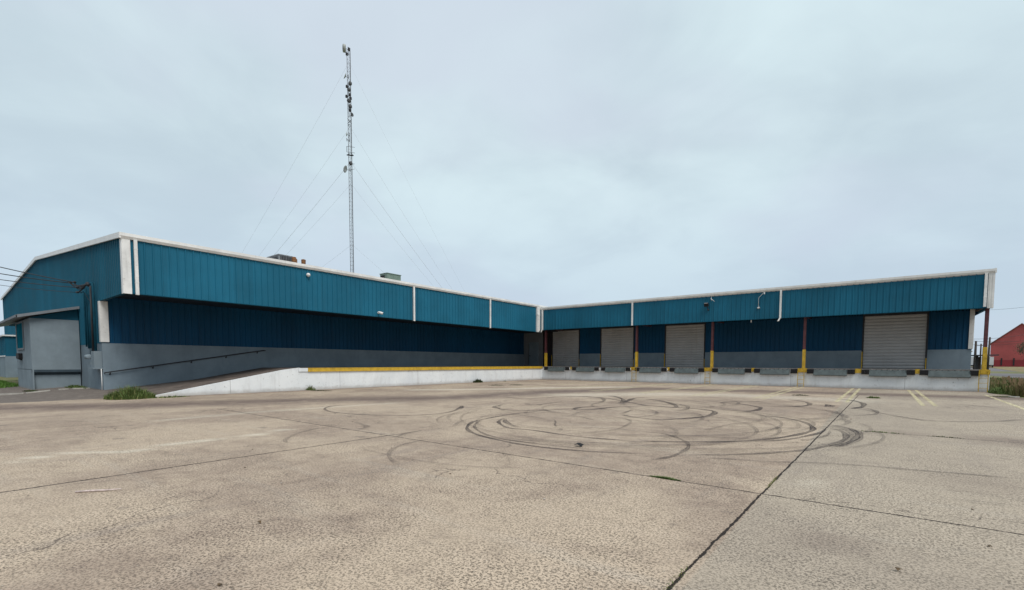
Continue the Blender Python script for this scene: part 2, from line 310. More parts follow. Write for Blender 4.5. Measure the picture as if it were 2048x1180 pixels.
# ------------------------------------------------------------------ camera
cd=bpy.data.cameras.new('camera'); cam=bpy.data.objects.new('camera',cd); col.objects.link(cam); scene.camera=cam
rx=Vector((0.78852768,0.61499391,0.0025657)); up=Vector((-0.03681064,0.04303233,0.99839531)); fw=Vector((-0.61389663,0.78735679,-0.0565705))
mw=Matrix.Identity(4)
for i in range(3): mw[i][0]=rx[i]; mw[i][1]=up[i]; mw[i][2]=-fw[i]
mw.translation=(25.0904,-36.4032,1.5362); cam.matrix_world=mw
cd.sensor_fit='HORIZONTAL'; cd.sensor_width=36; cd.lens=36*931.947/2048; cd.shift_y=(778.624-590)/2048
cd.clip_start=.05; cd.clip_end=6000
vs=scene.view_settings; vs.view_transform='Standard'; vs.look='None'; vs.gamma=1; vs.exposure=0.0
scene.render.resolution_x=1024; scene.render.resolution_y=590
TRACKS=[(0.2,0.75,[(17.09,-22.57),(16.68,-24.01),(16.57,-24.97),(16.58,-25.97),(16.69,-26.78),(16.89,-27.54),(17.5,-28.4),(18.02,-28.83),(18.59,-29.12),(19.31,-29.32),(19.89,-29.42),(20.56,-29.39),(21.29,-29.21),(22.13,-28.79)]),
(0.16,0.6,[(16.65,-26.87),(17.22,-27.79),(17.71,-28.34),(18.38,-28.82),(19.03,-29.11),(19.62,-29.19),(20.4,-29.15),(21.19,-29.04)]),
(0.2,0.7,[(16.91,-26.2),(17.28,-26.94),(17.7,-27.4),(18.34,-27.83),(18.95,-27.77),(19.86,-27.91),(20.59,-27.9),(21.49,-27.69)]),
(0.3,0.6,[(17.06,-26.39),(17.48,-26.92),(18.04,-27.37),(18.46,-27.62)]),
(0.2,0.95,[(21.49,-27.69),(21.86,-27.43),(22.41,-27.03),(22.94,-26.53),(23.35,-25.92),(23.66,-25.19),(23.89,-24.37),(23.99,-23.6),(23.87,-22.79),(23.59,-21.97),(23.0,-21.25),(22.18,-20.94)]),
(0.2,0.8,[(13.59,-24.51),(14.61,-26.05),(14.7,-27.1),(14.06,-27.93),(12.97,-28.39),(11.88,-28.5),(10.75,-28.1),(10.07,-27.41),(10.17,-26.69)]),
(0.3,0.7,[(14.33,-25.51),(13.75,-24.7),(13.38,-24.39)]),
(0.22,0.6,[(14.45,-23.25),(14.48,-23.75),(14.84,-24.19),(15.55,-24.51),(16.17,-24.43),(16.75,-23.52)]),
(0.22,0.75,[(18.78,-20.3),(18.02,-21.18),(17.72,-22.51),(17.36,-23.03),(17.18,-22.86),(17.1,-22.09),(17.71,-20.93)]),
(0.22,0.75,[(18.32,-20.09),(19.24,-20.22),(20.02,-20.12),(20.7,-20.34),(21.14,-20.93),(21.28,-22.08),(21.08,-22.99),(20.57,-23.87),(19.98,-24.07)]),
(0.16,0.7,[(23.13,-26.42),(23.64,-25.78),(23.95,-24.95),(24.17,-24.04),(24.22,-23.16)]),
(0.22,0.55,[(22.64,-28.48),(23.11,-28.11),(23.55,-27.65),(23.84,-27.23),(24.14,-26.75),(24.43,-25.99),(24.61,-25.18),(24.65,-24.29),(24.53,-23.52),(24.33,-23.08)]),
(0.18,0.6,[(24.44,-26.13),(24.68,-25.47),(24.82,-24.55),(24.82,-23.74),(24.68,-22.92),(24.3,-22.29)]),
(0.14,0.4,[(24.52,-26.15),(24.75,-25.49),(24.89,-24.59),(24.89,-23.68),(24.75,-22.86)]),
(0.12,0.45,[(23.93,-25.67),(24.14,-25.19),(24.32,-24.35),(24.32,-23.46)]),
(0.18,0.55,[(20.96,-26.41),(21.49,-26.42),(21.97,-26.85),(22.28,-27.31),(22.45,-27.81),(22.5,-28.34),(22.48,-28.86),(22.3,-29.36)]),
(0.14,0.5,[(22.8,-28.67),(23.35,-28.4),(23.83,-28.25),(24.19,-28.01),(24.7,-27.77),(25.19,-27.63)]),
(0.14,0.6,[(24.91,-27.68),(25.49,-27.58),(26.08,-27.46),(26.7,-27.36)]),
(0.2,0.75,[(21.47,-15.38),(21.37,-15.54),(20.55,-16.58),(20.45,-17.23),(21.06,-17.18),(21.72,-17.89),(22.01,-18.49),(22.03,-19.59),(21.69,-20.92)]),
(0.2,0.7,[(22.16,-13.72),(22.76,-14.16),(23.16,-15.45),(23.09,-16.58),(22.64,-17.41),(21.97,-17.85)]),
(0.22,0.8,[(23.55,-11.72),(23.89,-11.86),(24.4,-12.49),(24.74,-13.81),(24.78,-15.35),(24.62,-16.34),(24.42,-17.03)]),
(0.16,0.4,[(24.71,-15.99),(25.04,-16.77),(25.18,-17.76),(25.05,-18.72),(24.43,-19.51)]),
(0.2,0.7,[(23.57,-14.98),(23.76,-15.78),(23.74,-16.79)]),
(0.16,0.5,[(23.79,-15.38),(23.91,-15.9),(23.89,-16.67)]),
(0.22,0.6,[(17.08,-17.11),(18.03,-17.56),(18.93,-18.62),(19.52,-19.7),(19.65,-20.32)]),
(0.22,0.6,[(15.06,-16.07),(16.19,-17.25),(17.05,-18.71),(17.45,-20.22)]),
(0.22,0.6,[(15.23,-17.25),(17.9,-19.56),(18.86,-20.49)]),
(0.22,0.6,[(17.12,-16.08),(16.84,-17.1),(17.18,-18.6),(17.72,-20.27)]),
(0.22,0.5,[(11.87,-20.06),(12.53,-20.31),(13.4,-19.98),(14.13,-17.75),(15.31,-17.59),(16.32,-18.98),(16.7,-20.26)]),
(0.2,0.45,[(11.92,-18.9),(12.66,-18.1),(14.31,-17.59),(15.8,-17.97)]),
(0.2,0.45,[(14.6,-22.0),(15.02,-22.51),(15.4,-22.46),(15.36,-21.94),(15.34,-20.59)]),
(0.16,0.6,[(19.09,-23.4),(19.56,-23.8),(20.27,-24.07)]),
(0.16,0.45,[(19.09,-23.4),(18.9,-22.31),(18.8,-21.84)]),
(0.16,0.5,[(17.58,-24.8),(18.44,-24.78),(19.39,-25.36)]),
(0.14,0.4,[(18.89,-24.08),(19.68,-24.41),(20.09,-24.93),(20.28,-25.56),(20.41,-26.58),(20.09,-27.44),(19.79,-27.88)]),
(0.18,0.4,[(16.44,-32.13),(15.98,-31.97),(15.36,-31.43),(14.97,-30.76),(14.95,-30.39)]),
(0.2,0.6,[(17.21,-29.77),(17.16,-29.98),(17.4,-30.4)]),
(0.16,0.4,[(18.11,-30.12),(18.16,-30.75),(18.46,-31.32),(18.94,-31.74),(19.59,-32.05)]),
(0.12,0.35,[(17.87,-31.57),(18.59,-31.63),(19.64,-31.61),(20.55,-31.37),(21.2,-30.92)]),
(0.3,0.4,[(14.39,-29.44),(15.21,-29.68),(15.61,-29.85),(15.88,-30.32)]),
(0.12,0.4,[(21.43,-31.23),(21.62,-30.94)]),
(0.12,0.3,[(21.83,-30.87),(21.97,-30.74)]),
(0.12,0.25,[(22.13,-32.64),(22.26,-32.41)]),
(0.12,0.2,[(22.51,-32.3),(22.65,-32.2)]),
(0.14,0.25,[(20.58,-32.28),(20.87,-31.93)]),
(0.14,0.5,[(24.45,-16.13),(25.42,-18.34),(26.18,-19.57),(26.92,-19.37),(27.7,-18.64),(28.38,-17.57)]),
(0.1,0.35,[(25.67,-29.21),(25.97,-29.24),(26.41,-29.11)]),
(0.16,0.4,[(26.95,-12.16),(27.89,-12.38),(28.98,-14.03)]),
(0.12,0.4,[(21.01,-26.13),(21.69,-26.26),(22.43,-26.28),(23.15,-25.99),(23.77,-25.2)]),
(0.12,0.35,[(22.03,-25.54),(22.15,-24.72),(22.31,-23.71),(22.62,-23.22),(23.15,-23.23)]),
(0.12,0.45,[(18.44,-27.64),(19.13,-27.19),(19.7,-26.73),(20.34,-26.43),(21.18,-26.38)]),
(0.1,0.35,[(17.44,-26.23),(18.07,-25.56),(18.64,-25.4)]),
(0.1,0.3,[(17.31,-29.09),(17.53,-28.48)]),
(0.1,0.3,[(18.11,-28.45),(18.28,-28.21),(18.16,-27.27)]),
(0.14,0.4,[(15.1,-27.01),(15.35,-26.28),(15.4,-25.06)]),
(0.08,0.7,[(18.29,-25.84),(18.68,-26.35),(18.87,-26.7),(19.22,-27.12)]),
(0.25,0.4,[(19.3,-27.27),(19.42,-27.28),(19.51,-27.52)])]
# ------------------------------------------------------------------ ground
def S(t): t=max(0,min(1,t)); return t*t*(3-2*t)
def gz(x,y):
    h=.18*S(-x/4)*S((y+34)/2.5) if x<0 else 0
    h*=S((x+60)/20) if x<-40 else 1
    h+=.72*S((y-95)/45)
    return h
def dseg(px,py,pl):
    best=1e9
    for (ax,ay),(bx,by) in zip(pl[:-1],pl[1:]):
        dx,dy=bx-ax,by-ay; t=max(0,min(1,((px-ax)*dx+(py-ay)*dy)/(dx*dx+dy*dy)))
        best=min(best,math.hypot(px-ax-dx*t,py-ay-dy*t))
    return best
BAND=[(1.5,-36),(4.5,-31.5),(6.6,-26.8),(10.2,-22.3),(11.6,-15.4),(14,-9.3),(20,-7.6),(28,-6.2),(34,-6)]
PALE=[([(14.7,-35.6),(14.3,-34.9),(15,-34.2),(14.7,-33.3),(14.9,-32.4),(14.5,-31.3)],.16,.9),
      ([(10.3,-32.4),(10,-30.1),(10.3,-27.8),(10.7,-24.9)],.35,.5),
      ([(4.6,-19),(7.7,-15.2),(9.3,-12.0),(12.5,-8.0)],1.0,.8),
      ([(24.45,-29.9),(24.5,-29.2)],.05,.35),
      ([(13.7,-16.9),(16.2,-13.8),(19.3,-12.1),(24,-12.2)],2.2,.55)]
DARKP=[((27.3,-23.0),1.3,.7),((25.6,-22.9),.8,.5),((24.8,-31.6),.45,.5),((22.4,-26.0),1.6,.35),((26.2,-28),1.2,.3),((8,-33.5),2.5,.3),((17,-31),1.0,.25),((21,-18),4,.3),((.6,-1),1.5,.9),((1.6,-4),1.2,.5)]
def axis(lo,hi,step,far):
    a=[]; t=lo
    while t<=hi+1e-6: a.append(round(t,3)); t+=step
    s=step; left=[]; q=lo
    while q>-far: s*=1.45; q-=s; left.append(q)
    s=step; right=[]; q=hi
    while q<far: s*=1.45; q+=s; right.append(q)
    return left[::-1]+a+right
xs=axis(-10,33,.25,2600); ys=axis(-38,2,.25,2600)
gv=[];ga=[];gp=[]
for y in ys:
    for x in xs:
        gv.append((x,y,gz(x,y)))
        st=pl=0
        if -12<x<34 and -39<y<3:
            dd=dseg(x,y,BAND); st=max(st,1-S(dd/2.5)*1.0)
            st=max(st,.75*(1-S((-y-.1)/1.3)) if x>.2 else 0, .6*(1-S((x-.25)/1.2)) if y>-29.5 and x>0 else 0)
            for c,r_,k in DARKP: st=max(st,k*(1-S(math.hypot(x-c[0],y-c[1])/r_)))
            for pol,wd,k in PALE: pl=max(pl,k*(1-S(dseg(x,y,pol)/wd)))
        ga.append(st); gp.append(pl)
nx=len(xs); gf=[(j*nx+i,j*nx+i+1,(j+1)*nx+i+1,(j+1)*nx+i) for j in range(len(ys)-1) for i in range(nx-1)]
me=bpy.data.meshes.new('ground'); me.from_pydata(gv,[],gf)
for nm,arr in (('stain',ga),('pale',gp)):
    a=me.attributes.new(nm,'FLOAT','POINT'); a.data.foreach_set('value',arr)
for p_ in me.polygons: p_.use_smooth=True
g=bpy.data.objects.new('ground',me); col.objects.link(g); tag(g,kind='structure')

m=NT('exposed_aggregate_concrete'); x=m.xyz()
fine=m.noise(48,2,.6,m.mapping((1,1,.2)),.6); grit=m.noise(85,2,.6); mid_=m.noise(3.2,6,.68); big_=m.noise(.32,6,.62,None,.4)
spk=m.math('ADD',m.math('MULTIPLY',fine,.72),m.math('MULTIPLY',grit,.28))
base=m.mix(m.ramp(big_,.40,.60),(.312,.238,.182),(.452,.357,.266))
base=m.mix(m.ramp(mid_,.35,.7,0,.45),base,(.49,.39,.30))
base=m.mix(m.ramp(mid_,.5,.28,0,.4),base,(.215,.165,.135))
grey_=m.ramp(m.math('ADD',x[0],0),24.08,24.12,0,.55)
base=m.mix(grey_,base,(.355,.31,.25))
# streaks of traffic wear, long in both facade directions
wear=m.noise(1,5,.65,m.mapping((2.2,.18,1),None,(0,0,.12))); wear2=m.noise(1,5,.65,m.mapping((.2,2.0,1),None,(0,0,-.05)))
base=m.mix(m.ramp(wear,.52,.74,0,.35),base,(.24,.20,.175)); base=m.mix(m.ramp(wear2,.54,.76,0,.3),base,(.45,.40,.34))
sta=m.math('MULTIPLY',m.attr('stain'),m.ramp(m.noise(1.3,5,.7),.32,.55,.6,1))
base=m.mix(m.math('MULTIPLY',sta,.92),base,(.150,.108,.092))
pal=m.math('MULTIPLY',m.attr('pale'),m.ramp(m.noise(2.2,6,.72),.34,.52,.35,1))
base=m.mix(m.math('MULTIPLY',pal,.85),base,(.66,.59,.48))
# aggregate speckle
base=m.mul(m.ramp(m.noise(.55,5,.7),.35,.62,.55,1),base,m.grey(m.ramp(spk,.41,.555,.36,1.24)))
base=m.mix(m.ramp(m.noise(60,2,.5,m.mapping((1,1,.2))),.66,.72,0,.55),base,(.62,.57,.49))
blot=m.ramp(m.noise(11,4,.75),.66,.74,0,.5); base=m.mix(blot,base,(.13,.10,.085))
# joints, and dark dirt and contact-shadow lines along the dock foot
wob=m.math('MULTIPLY',m.math('SUBTRACT',m.noise(2.4,5,.7),.5),.05)
wob2=m.math('MULTIPLY',m.math('SUBTRACT',m.noise(22,3,.6),.5),.02)
wob=m.math('ADD',wob,wob2)
def joint(coord,c,wd,other,lo,hi,strength=1,sl_=0):
    cc=m.math('SUBTRACT',x[coord],c)
    if sl_: cc=m.math('SUBTRACT',cc,m.math('MULTIPLY',m.math('ADD',x[other],33.3),sl_))
    dd=m.math('ABSOLUTE',m.math('ADD',cc,wob))
    ww=m.math('MULTIPLY',m.ramp(m.noise(7,4,.7),.35,.65,.6,1.4),wd)
    k=m.math('SUBTRACT',1,m.math('DIVIDE',dd,ww),0,True)
    k=m.ramp(k,0,.45)
    rng=m.math('MULTIPLY',m.math('GREATER_THAN',x[other],lo),m.math('LESS_THAN',x[other],hi))
    return m.math('MULTIPLY',m.math('MULTIPLY',k,rng),strength)
J=[joint(0,24.03,.016,1,-60,-8,1,.0175),joint(1,-30.31,.020,0,8,60,.95),joint(0,17.03,.026,1,-60,-29.4,.95),joint(0,17.03,.018,1,-29.4,-9,.18),
   joint(1,-23.15,.035,0,24.3,60,.6),joint(1,-23.15,.03,0,-1,24.3,.15),joint(0,9.95,.03,1,-60,-22,.4),joint(1,-37.4,.02,0,-1,60,.9),joint(0,31.2,.03,1,-60,-8,.8),joint(1,-16.0,.03,0,0,30,.3),joint(0,.27,.05,1,-29.5,.2,.85),joint(1,.10,.05,0,0,30.2,.85),joint(1,-8.9,.03,0,0,30,.45)]  # the pair at the dock foot paints a dirt line with contact shadow
jj=J[0]
for q in J[1:]: jj=m.math('MAXIMUM',jj,q)
vo=m.n.new('ShaderNodeTexVoronoi'); vo.feature='DISTANCE_TO_EDGE'; vo.inputs['Scale'].default_value=.28
wv=m.n.new('ShaderNodeVectorMath'); wv.operation='ADD'; nz_=m.n.new('ShaderNodeTexNoise'); nz_.inputs['Scale'].default_value=1.6; nz_.inputs['Detail'].default_value=6; m.link(m.pos,nz_.inputs['Vector']); m.link(m.pos,wv.inputs[0]); m.link(nz_.outputs['Color'],wv.inputs[1]); m.link(wv.outputs[0],vo.inputs['Vector'])
crk=m.math('MULTIPLY',m.ramp(vo.outputs['Distance'],.0012,.0035,1,0),m.ramp(m.noise(.35,3,.6),.50,.58,0,.7))
base=m.mix(crk,base,(.06,.045,.038))
oil=m.math('MULTIPLY',m.ramp(m.noise(1.7,3,.5),.66,.74),.45); base=m.mix(oil,base,(.14,.115,.10))
base=m.mix(jj,base,(.025,.018,.015))
# asphalt strip by the left building, grass/soil elsewhere
asp=m.mix(m.ramp(m.noise(60,3,.7),.35,.65),(.10,.082,.07),(.19,.16,.14)); asp=m.mix(m.ramp(mid_,.45,.7,0,.6),asp,(.24,.205,.175))
soil=m.mix(m.ramp(m.noise(.6,6,.65),.35,.65),(.10,.12,.04),(.20,.18,.09))
edge=m.math('ADD',x[0],m.math('MULTIPLY',m.math('SUBTRACT',m.noise(1.6,5,.7),.5),.5))
left=m.math('MULTIPLY',m.math('LESS_THAN',edge,-.35),1)
kc=m.mix(left,base,asp)
edge2=m.math('ADD',x[0],m.math('MULTIPLY',m.math('SUBTRACT',m.noise(2.2,5,.7),.5),.35))
right=m.math('MAXIMUM',m.math('MULTIPLY',m.math('GREATER_THAN',edge2,30.35),m.math('GREATER_THAN',x[1],-5.4)),m.math('GREATER_THAN',x[1],4))
right=m.math('MAXIMUM',right,m.math('MULTIPLY',m.math('LESS_THAN',edge,-15.5),m.math('GREATER_THAN',x[1],-33.6)))
kc=m.mix(right,kc,soil)
hb=m.math('SUBTRACT',m.math('ADD',m.math('MULTIPLY',fine,.6),m.math('MULTIPLY',grit,.25)),m.math('MULTIPLY',jj,1.2))
m.bump(hb,.55,.012)
me.materials.append(m.done(kc,.88,0,.25))

# road, far side, kerb
def sheet(name,pts,z,mat):
    b=MB(); b.add([(px_,py_,gz(px_,py_)+z) for px_,py_ in pts],[tuple(range(len(pts)))]); return tag(b.build(name,mat),kind='structure')
b=MB()
rows=[-60,-20,0,20,40,60,80,90,100,110,120,130,140,160,200,300]
vv=[];ff=[]
for i,y in enumerate(rows):
    vv += [(37.4,y,gz(0,y)+.006),(47.8,y,gz(0,y)+.006)]
    if i: ff.append((2*i-2,2*i-1,2*i+1,2*i))
b.add(vv,ff); rd=NT('road_asphalt'); kk=rd.mix(rd.ramp(rd.noise(.8,6,.7),.3,.7),(.115,.105,.11),(.17,.155,.155))
tag(b.build('road',rd.done(kk,.85)),kind='structure')
b=MB(); b.box(30.9,-6.0,0,60,-5.3,.11); b.box(30.0,-5.3,0,30.35,-5.05,.05)
tag(b.build('kerb',paint('kerb_concrete',(.42,.40,.36),.2,3,.9,spots=(.5,(.2,.17,.13)))),kind='structure')
b=MB()
for y0_,y1_ in ((-37,-33.3),(-33.2,-32.4),(-32.1,-31.75),(-31.6,-30.95)):
    z0_,z1_=gz(-6.4,y0_),gz(-6.4,y1_); v=[(-6.5,y0_,-.1),(-6.3,y0_,-.1),(-6.3,y1_,-.1),(-6.5,y1_,-.1),(-6.5,y0_,z0_+.05),(-6.3,y0_,z0_+.05),(-6.3,y1_,z1_+.04),(-6.5,y1_,z1_+.04)]
    b.add(v,[(0,3,2,1),(4,5,6,7),(0,1,5,4),(1,2,6,5),(2,3,7,6),(3,0,4,7)])
tag(b.build('kerb',bpy.data.materials['kerb_concrete']),kind='structure')

# painted bay lines (worn)
m=NT('worn_yellow_line'); n_=m.noise(5,5,.75); n2=m.noise(40,3,.7)
al=m.math('MULTIPLY',m.ramp(n_,.38,.54,.15,1),m.ramp(n2,.36,.52,.35,1))
m.val(m.b.inputs['Alpha'],m.math('MULTIPLY',al,m.attr('fade')))
mline=m.done(m.mix(m.ramp(n_,.3,.7),(.66,.54,.26),(.72,.66,.46)),.7)
b=MB()
def line(x0,y0,x1,y1,wd,f0,f1,z=.004):
    L=math.hypot(x1-x0,y1-y0); ox,oy=-(y1-y0)/L*wd/2,(x1-x0)/L*wd/2; K=6
    for i in range(K):
        t0,t1=i/K,(i+1)/K; n0=len(b.v)
        b.v += [(x0+(x1-x0)*t0-ox,y0+(y1-y0)*t0-oy,z),(x0+(x1-x0)*t0+ox,y0+(y1-y0)*t0+oy,z),(x0+(x1-x0)*t1+ox,y0+(y1-y0)*t1+oy,z),(x0+(x1-x0)*t1-ox,y0+(y1-y0)*t1-oy,z)]
        b.attr += [f0+(f1-f0)*t0]*2+[f0+(f1-f0)*t1]*2
        b.f.append((n0,n0+3,n0+2,n0+1)); b.mi.append(0); b.sm.append(False)
for cx_,k in ((26.82,1),(24.18,1),(21.2,1),(18.5,1),(15.8,1),(13.0,.95),(10.2,.8),(7.4,.6)):
    line(cx_-.17,-.4,cx_-.30,-13.6,.135,k,k*.85); line(cx_+.17,-.4,cx_+.05,-13.6,.135,k,k*.8)
line(29.45,-3.6,29.0,-18,.14,.9,1)
tag(b.build('bay_lines',mline,None,'fade'),kind='structure')

# tyre marks
m=NT('rubber_tyre_mark'); u=m.attr('fade'); n_=m.noise(2,6,.75); n2=m.noise(30,5,.8)
m.val(m.b.inputs['Alpha'],m.math('MULTIPLY',u,m.math('MULTIPLY',m.ramp(n_,.2,.5,.6,1),m.ramp(n2,.38,.58,.25,1))))
mt=m.done((.035,.028,.034),.75,0,.2)
def spline(pts,k=8):
    P=[Vector((q[0],q[1])) for q in pts]; P=[P[0]*2-P[1]]+P+[P[-1]*2-P[-2]]; o=[]
    for i in range(1,len(P)-2):
        for j in range(k):
            t=j/k; a,b_,c_,d_=P[i-1],P[i],P[i+1],P[i+2]
            o.append(.5*((2*b_)+(c_-a)*t+(2*a-5*b_+4*c_-d_)*t*t+(3*b_-a-3*c_+d_)*t**3))
    o.append(P[-2]); return o
rt=random.Random(5)
for k in range(64):
    cx_,cy_=rt.gauss(18.6,2.3),rt.gauss(-22.0,3.4); ra=rt.uniform(2.2,5.2); a0=rt.uniform(0,6.28); sw=rt.uniform(1.2,4.2); n_=max(5,int(sw*3))
    if cx_-ra<13.6 or cx_+ra>25.5 or cy_-ra<-30: continue
    TRACKS.append((rt.uniform(.12,.2),rt.uniform(.14,.36),[(cx_+ra*(1+.06*i/n_)*math.cos(a0+sw*i/n_),cy_+ra*(1+.06*i/n_)*.92*math.sin(a0+sw*i/n_)) for i in range(n_+1)]))
b=MB()
for ti,(wd,op,pts) in enumerate(TRACKS):
    far=max(0,min(1,(sum(q[1] for q in pts)/len(pts)+27)/6)); wd*=.46+.34*far; op=min(1,op*(1.25+.5*far+(.35 if op>=.7 else 0)))
    sp=spline(pts); z=.005+.0003*ti; n=len(sp); n0=len(b.v)
    prof=(-1,-.8,-.25,.25,.8,1); ed=(0,1,.7,.55,1,0)
    for i,q in enumerate(sp):
        t=(sp[min(i+1,n-1)]-sp[max(i-1,0)]).normalized(); nn=Vector((-t.y,t.x)); e=min(1,min(i,n-1-i)/5+.0)
        wv=wd*.5*(1+.25*math.sin(i*.5+ti))
        for pr,ee in zip(prof,ed):
            r_=q+nn*pr*wv; b.v.append((r_.x,r_.y,z)); b.attr.append(ee*e*op*(.85+.15*math.sin(i*.31+ti*2)))
    for i in range(n-1):
        for k in range(5):
            a=n0+i*6+k; b.f.append((a,a+6,a+7,a+1)); b.mi.append(0); b.sm.append(False)
tag(b.build('tyre_marks',mt,None,'fade'),kind='structure')

# ------------------------------------------------------------------ left warehouse (wing A)
Y0=-30.8; XA=-4.28; ZS=2.44
DY=3.34
def roofA(xx):   # z of roof at x
    return 6.86+(8.62-6.86)*(-xx)/21.1 if xx>-21.1 else 8.62+(7.60-8.62)*(-xx-21.1)/21.2
A=empty('warehouse',(-21,-5,0),'long teal ribbed metal warehouse on the left with gable end and ramp along its wall','warehouse')
A['group']='warehouse wings round the truck yard'
b=MB()
b.box(XA-.2,Y0,-.1,XA,DY,ZS)                    # facade block wall
b.box(-42.3,Y0,-.1,XA-.2,Y0+.2,ZS); b.box(-42.3,Y0+.2,-.1,-42.1,22,ZS); b.box(-42.1,21.8,-.1,XA,22,ZS)
b.build('block_wall',M['block'],A)
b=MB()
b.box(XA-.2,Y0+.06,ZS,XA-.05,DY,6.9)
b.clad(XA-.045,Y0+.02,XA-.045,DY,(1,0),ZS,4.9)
b.build('wall_cladding',M['teal_shaded'],A)
b=MB()   # gable end
L=42.3
b.clad(0,Y0-.0,-42.3,Y0-.0,(0,-1),lambda t:4.45 if t<-XA-.0 else ZS-.01,lambda t:roofA(-t)-.02)
v=[(0,Y0+.02,4.45),(XA,Y0+.02,4.45),(XA,Y0+.02,ZS),(-42.3,Y0+.02,ZS),(-42.3,Y0+.02,7.55),(-21.1,Y0+.02,8.57),(0,Y0+.02,6.8)]
vb=[(q[0],Y0+.14,q[2]) for q in v]; n=len(v)
b.add(v+vb,[tuple(range(n)),tuple(range(n,2*n))[::-1]]+[(i,n+i,n+(i+1)%n,(i+1)%n) for i in range(n)])
b.build('gable_cladding',M['teal_dull'],A)
b=MB()
b.clad(0,Y0,0,-.05,(1,0),4.45,6.80); b.box(-.12,Y0+.14,4.46,-.004,-.02,6.8)
b.build('fascia',M['teal'],A)
b=MB(); b.box(-.12,Y0+.1,4.425,.045,-.05,4.452); b.build('drip_edge',M['teal_paint'],A)
b=MB(); b.box(XA-.04,Y0+.14,4.66,-.12,DY+1,4.74)
b.build('soffit',M['soffit'],A)
b=MB()   # roof: two slopes
prof=[(.03,6.84),(-21.1,8.64),(-42.35,7.60),(-42.35,7.66),(-21.1,8.70),(.03,6.90)]
b.prism(prof,Y0-.06,22.1,'y'); b.build('roof',M['roof'],A)
b=MB(); b.prism([(.003,6.70),(.075,6.70),(.135,6.80),(.135,6.93),(.003,6.93)],Y0-.12,1.95,'y')
for k in range(10): b.prism([(.0035,6.697),(.077,6.697),(.138,6.80),(.138,6.933),(.0035,6.933)],Y0+3.05*k+1.2,Y0+3.05*k+1.24,'y')
b.build('gutter',M['gutter'],A)
b=MB()
b.prism([(.12,6.70),(.12,6.93),(-21.1,8.78),(-42.4,7.72),(-42.4,7.52),(-21.1,8.56)],Y0-.13,Y0-.062,'y')
b.build('rake_trim',M['gutter'],A)
b=MB(); b.box(.003,Y0-.055,4.42,.062,Y0+.24,6.70); b.box(-.2,Y0-.057,4.42,.003,Y0-.04,6.70); b.build('corner_trim',M['white_trim'],A)
b=MB(); b.box(XA+.003,Y0-.03,ZS+.05,XA+.04,Y0+.28,4.44); b.box(XA-.24,Y0-.04,ZS+.05,XA+.003,Y0-.005,4.44); b.build('corner_trim',M['white_trim'],A)
b=MB(); b.box(.004,-.62,4.42,.16,-.30,6.72); b.box(.004,-.64,5.95,.19,-.28,6.1); b.box(.01,-.30,4.55,.1,-.06,6.9); b.build('corner_trim',M['white_trim'],A)
def spout(par,x0,y0,x1,y1,zb,zt,kick=None):
    b=MB(); b.box(x0,y0,zb,x1,y1,zt)
    b.box(x0-.006,y0-.006,zt-.4,x1+.006,y1+.006,zt-.36); b.box(x0-.006,y0-.006,zb+.5,x1+.006,y1+.006,zb+.54)
    if kick: b.obox(((x0+x1)/2+kick[0]*.5,(y0+y1)/2+kick[1]*.5,zb-.08),(.045,0,0),(0,.045,0),(kick[0]*.55,kick[1]*.55,-.12))
    return b.build('downspout',M['white_trim'],par)
spout(A,.04,Y0+.35,.13,Y0+.47,4.40,6.70); spout(A,.04,-15.29,.13,-15.17,4.38,6.70); spout(A,.04,-7.30,.13,-7.19,4.38,6.70)
# conduits on the gable wall, painted with it
for i,(cx_,zb,zt,r_) in enumerate(((-6.55,2.3,4.95,.035),(-6.1,2.2,5.1,.035),(-5.75,1.9,4.9,.03),(-5.45,1.95,4.8,.03),(-5.15,2.0,4.7,.04))):
    b=MB(); b.tube([(cx_,Y0-.16,zb),(cx_,Y0-.16,zt)]+([(cx_-.12,Y0-.16,zt+.12),(cx_-.5,Y0-.2,zt+.12)] if i<2 else []),r_,8); b.build('conduit',M['teal_paint'],A)
b=MB(); b.tube([(-4.45,Y0-.2,1.9),(-4.45,Y0-.2,5.15),(-4.52,Y0-.2,5.27),(-4.72,Y0-.25,5.28)],.052,10); b.build('service_mast',M['teal_paint'],A)
b=MB(); b.tube([(-4.95,Y0-.2,2.0),(-4.95,Y0-.2,5.2)],.042,10); b.lathe((-4.98,Y0-.25,5.18),(-.5,-.2,.9),[(0,.05),(.08,.09),(.18,.08),(.22,.03)],10); b.build('weatherhead',M['dark'],A)
b=MB(); b.box(-4.95,Y0-.30,1.25,-4.35,Y0-.003,2.05); b.box(-5.3,Y0-.36,1.19,-4.3,Y0-.003,1.25); b.build('meter_cabinet',M['shedwall'],A)
b=MB(); b.lathe((-5.95,Y0-.28,1.78),(1,0,0),[(0,.10),(.02,.12),(.6,.12),(.62,.10)],14); b.box(-5.9,Y0-.25,1.4,-5.3,Y0-.003,1.55); b.tube([(-5.6,Y0-.15,1.85),(-5.6,Y0-.15,2.2)],.03); b.build('electric_meter',M['shedwall'],A)
b=MB(); b.tube([(-4.30,Y0-.06,.15),(-4.30,Y0-.06,1.2)],.02,8); b.build('conduit',M['gutter'],A)

